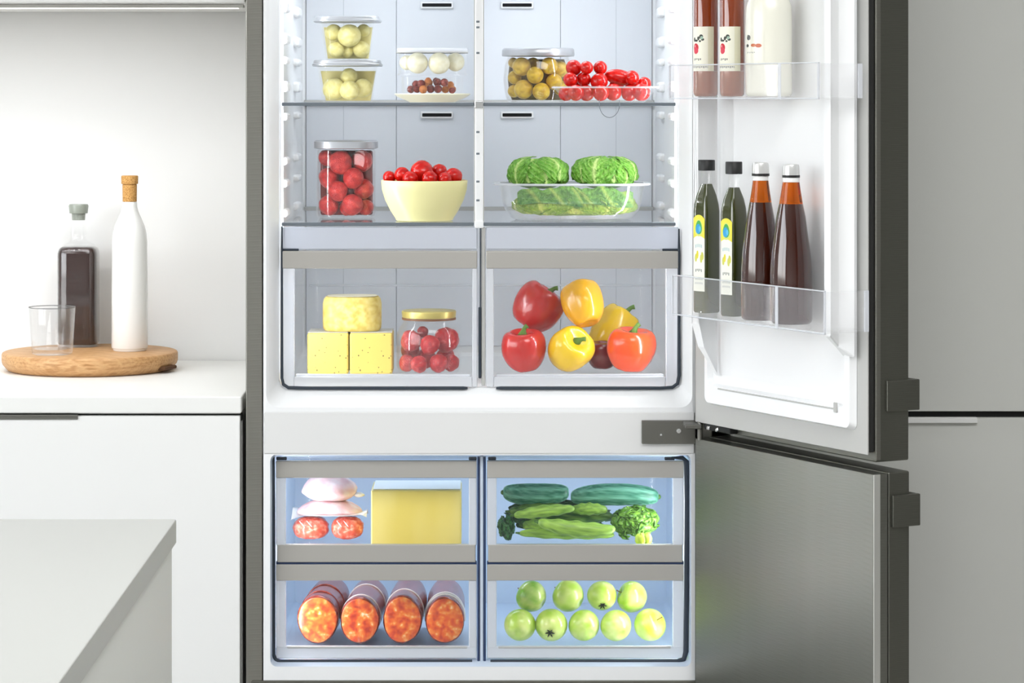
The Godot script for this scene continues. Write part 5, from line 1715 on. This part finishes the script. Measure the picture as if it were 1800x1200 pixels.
# ---------------------------------------------------------------- bottles in the door bins
func label_image(kind: String) -> Image:
	var im := Image.create(192, 320, false, Image.FORMAT_RGB8)
	if kind == "sauce":
		im.fill(rgb(246, 244, 226))
		disc(im, 62, 150, 24, 30, rgb(206, 28, 46))
		disc(im, 62, 172, 22, 24, rgb(222, 56, 80))
		disc(im, 54, 140, 7, 9, rgb(240, 150, 150))
		for q in [[48, 92, 10, 16], [66, 100, 14, 8], [84, 84, 9, 14], [104, 72, 14, 16], [114, 92, 11, 9], [96, 104, 8, 7]]:
			disc(im, q[0], q[1], q[2], q[3], rgb(56, 60, 52))
		disc(im, 108, 80, 10, 12, rgb(160, 188, 170))
		for q in 5:
			im.fill_rect(Rect2i(44 + q * 13, 228, 8, 16 - (q % 3) * 4), rgb(120, 118, 108))
		for q in 11:
			im.fill_rect(Rect2i(20 + q * 14, 284, 10, 10 + (q % 2) * 4), rgb(150, 150, 146))
		im.fill_rect(Rect2i(150, 0, 42, 320), rgb(232, 229, 200))
	elif kind == "milk":
		im.fill(rgb(236, 234, 220))
		disc(im, 60, 60, 22, 30, rgb(60, 62, 58))
		disc(im, 50, 40, 8, 12, rgb(90, 92, 88))
		disc(im, 44, 150, 18, 18, rgb(54, 54, 56))
		disc(im, 110, 146, 24, 18, rgb(206, 120, 84))
		disc(im, 150, 150, 24, 22, rgb(190, 86, 44))
		for q in 6:
			im.fill_rect(Rect2i(40 + q * 15, 220, 9, 16 - (q % 2) * 4), rgb(176, 176, 168))
	else:
		im.fill(rgb(240, 240, 228))
		im.fill_rect(Rect2i(0, 0, 192, 88), rgb(236, 226, 70))
		disc(im, 96, 54, 70, 36, rgb(214, 224, 120))
		disc(im, 96, 52, 60, 29, rgb(74, 168, 74))
		disc(im, 86, 58, 48, 21, rgb(46, 158, 214))
		disc(im, 116, 58, 24, 12, rgb(90, 190, 226))
		for q in 5:
			im.fill_rect(Rect2i(30 + q * 27, 122, 18, 14), rgb(186, 206, 206))
		for q in [[44, 178], [70, 166], [140, 182], [160, 168]]:
			disc(im, q[0], q[1], 20, 17, rgb(228, 214, 44) if q[0] % 4 else rgb(206, 206, 90))
		for q in 5:
			im.fill_rect(Rect2i(34 + q * 26, 226, 15, 12 - (q % 2) * 4), rgb(130, 134, 128))
		for q in 7:
			im.fill_rect(Rect2i(26 + q * 21, 264, 14, 8), rgb(186, 190, 184))
			im.fill_rect(Rect2i(26 + q * 21, 282, 14, 8), rgb(196, 198, 192))
	return im


# a paper label bent round a bottle: angles are in the bottle's own turn
func wrap_label(r: float, y0: float, y1: float, a0: float, a1: float, sq := 0.0, arch := false) -> MB:
	return MB.new().sheet(func(u: float, w: float) -> Vector3:
		var a := lerpf(a1, a0, u)
		var c := cos(a)
		var s := sin(a)
		var mul := 1.0
		if sq > 2.0:
			mul = pow(pow(absf(c), sq) + pow(absf(s), sq), -1.0 / sq)
		var top := y1
		if arch:
			top = y1 - (y1 - y0) * 0.05 * pow(absf(u - 0.5) * 2.0, 2.4)
		return Vector3(c * r * mul, lerpf(y0, top, w), s * r * mul), 24, 12, 0.0003)


func in_door(a: float, y: float, b: float) -> Vector3:
	return HINGE + DU * a + DN * b + Vector3(0, y, 0)


func door_bottles() -> void:
	var y0 := EYE_Y - 0.0025 + 0.0033
	var b := 0.055
	# sauce bottles
	var say := ["amber sauce bottle with a cream fruit label, nearest the door hinge", "amber sauce bottle with a cream fruit label, next to the white milk bottle"]
	for i in 2:
		var a := A([1240.5, 1287][i], b)
		var p := in_door(a, y0, b)
		var k := S(p.z)
		var r: float = 21.5 * k
		var t := thing("sauce_bottle", say[i], "bottle", p, "sauce bottles in the upper door bin")
		var yl := 44 * k
		var yh := 122 * k
		part(t, "base", MB.new().lathe(V2([0, 0, r * 0.86, 0, r * 0.98, 3 * k, r, 6 * k, r, yl, 0, yl]), 40), M.sauce_low, "paler brown sauce below the label")
		part(t, "glass", MB.new().lathe(V2([0, yl + 0.0002, r, yl + 0.0002, r, 190 * k, r * 0.86, 206 * k, r * 0.52, 224 * k, r * 0.42, 240 * k, r * 0.40, 256 * k, 0, 256 * k]), 40), M.sauce, "amber glass filled with sauce")
		part(t, "cap", MB.new().lathe(V2([0, 256.3 * k, r * 0.48, 256.3 * k, r * 0.5, 258 * k, r * 0.5, 274 * k, r * 0.46, 276 * k, 0, 276 * k]), 28), M.black_cap)
		part(t, "label", wrap_label(r + 0.0004, yl, yh, PI * 0.5 - 0.62, PI * 0.5 + 1.75), M.label_sauce, "cream label with a red fruit picture")
	# milk
	var am := A(1351.5, 0.054)
	var pm := in_door(am, y0, 0.054)
	var km := S(pm.z)
	var t2 := thing("milk_bottle", "wide white milk bottle with small brown prints in the upper door bin", "bottle", pm)
	var rm := 41 * km
	part(t2, "body", MB.new().lathe(V2([0, 0, rm * 0.9, 0, rm * 0.99, 4 * km, rm, 9 * km, rm, 142 * km, rm * 0.97, 158 * km, rm * 0.86, 172 * km, rm * 0.6, 190 * km, rm * 0.46, 206 * km, rm * 0.44, 224 * km, 0, 224 * km]), 56), M.milk_glass)
	part(t2, "cap", MB.new().lathe(V2([0, 224.3 * km, rm * 0.5, 224.3 * km, rm * 0.5, 240 * km, 0, 240 * km]), 32), M.silver_cap)
	part(t2, "print", wrap_label(rm + 0.0003, 62 * km, 112 * km, PI * 0.5 + 0.3, PI * 0.5 + 1.5), M.label_milk, "small dark and brown prints")
	# olive oil
	var y1 := 1.0605 + 0.0033
	say = ["square olive oil bottle with a yellow topped label, nearest the door hinge", "square olive oil bottle with a yellow topped label, beside the brown bottles"]
	for i in 2:
		var bb := 0.052
		var a := A([1242, 1290][i], bb)
		var p := in_door(a, y1, bb)
		var k := S(p.z)
		var h: float = 18.0 * k
		var t := thing("olive_oil_bottle", say[i], "bottle", p, "olive oil bottles in the lower door bin")
		t.rotation.y = 0.66
		var hb: float = [268.0, 271.0][i] * k
		part(t, "oil", MB.new().lathe(V2([0, 0, h * 0.92, 0, h, 3 * k, h, 178 * k, h * 0.94, 190 * k, h * 0.78, 206 * k, h * 0.55, 219 * k, h * 0.42, 226 * k, 0, 226 * k]), 56, Vector3.ZERO, 6.0), M.olive_oil, "dark green olive oil in glass")
		part(t, "neck", vessel(V2([0, 226.2 * k, h * 0.50, 226.2 * k, h * 0.52, 232 * k, h * 0.52, 249 * k]), 0.001, 32), M.glass, "clear glass neck above the oil")
		part(t, "cap", MB.new().lathe(V2([0, 249.3 * k, 14 * k, 249.3 * k, 14.8 * k, 250 * k, 14.8 * k, hb - 1 * k, 14 * k, hb, 0, hb]), 32), M.black_cap, "black screw cap")
		part(t, "label", wrap_label(h + 0.0004, 38 * k, 172 * k, PI - 0.68, PI + 0.68, 6.0, true), M.label_oil, "white label with a yellow arched top and a blue and green picture")
	# brown bottles
	say = ["tapered dark brown bottle with a silver cap, beside the olive oil", "tapered dark brown bottle with a silver cap, nearest the door's free edge"]
	for i in 2:
		var bb := 0.053
		var a := A([1337, 1390.5][i], bb)
		var p := in_door(a, y1, bb)
		var k := S(p.z)
		var r: float = [34.5, 37.5][i] * k
		var t := thing("brown_bottle", say[i], "bottle", p, "brown bottles in the lower door bin")
		var hh: float = [276.0, 280.0][i]
		var n0: float = hh - 70
		part(t, "drink", MB.new().lathe(V2([0, 0, r * 0.88, 0, r * 0.97, 3 * k, r, 8 * k, r, 60 * k, r * 0.985, 90 * k, r * 0.93, 120 * k, r * 0.82, 150 * k, r * 0.68, (n0 - 22) * k, r * 0.56, n0 * k, 0, n0 * k]), 48), M.brown_drink, "dark brown drink in glass")
		part(t, "neck", MB.new().lathe(V2([0, (n0 + 0.2) * k, r * 0.555, (n0 + 0.2) * k, r * 0.46, (n0 + 22) * k, r * 0.40, (n0 + 38) * k, 0, (n0 + 38) * k]), 32), M.amber_glass, "amber glass neck")
		part(t, "collar", MB.new().lathe(V2([0, (n0 + 38.3) * k, r * 0.40, (n0 + 38.3) * k, r * 0.40, (n0 + 46) * k, 0, (n0 + 46) * k]), 32), M.white_lacquer)
		var cp := MB.new().lathe(V2([0, (n0 + 46.3) * k, 14 * k, (n0 + 46.3) * k, 15 * k, (n0 + 47) * k, 15 * k, (n0 + 64) * k, 13.5 * k, (n0 + 69) * k, 10 * k, hh * k, 0, hh * k]), 32)
		var co := part(t, "cap", cp, M.silver_cap, "silver cap")
		part(co, "cap_ring", MB.new().lathe(V2([14.2 * k, (n0 + 46.2) * k, 15.6 * k, (n0 + 46.2) * k, 15.6 * k, (n0 + 50.5) * k, 14.2 * k, (n0 + 50.5) * k]), 32), M.black_cap, "dark ring at the foot of the cap")
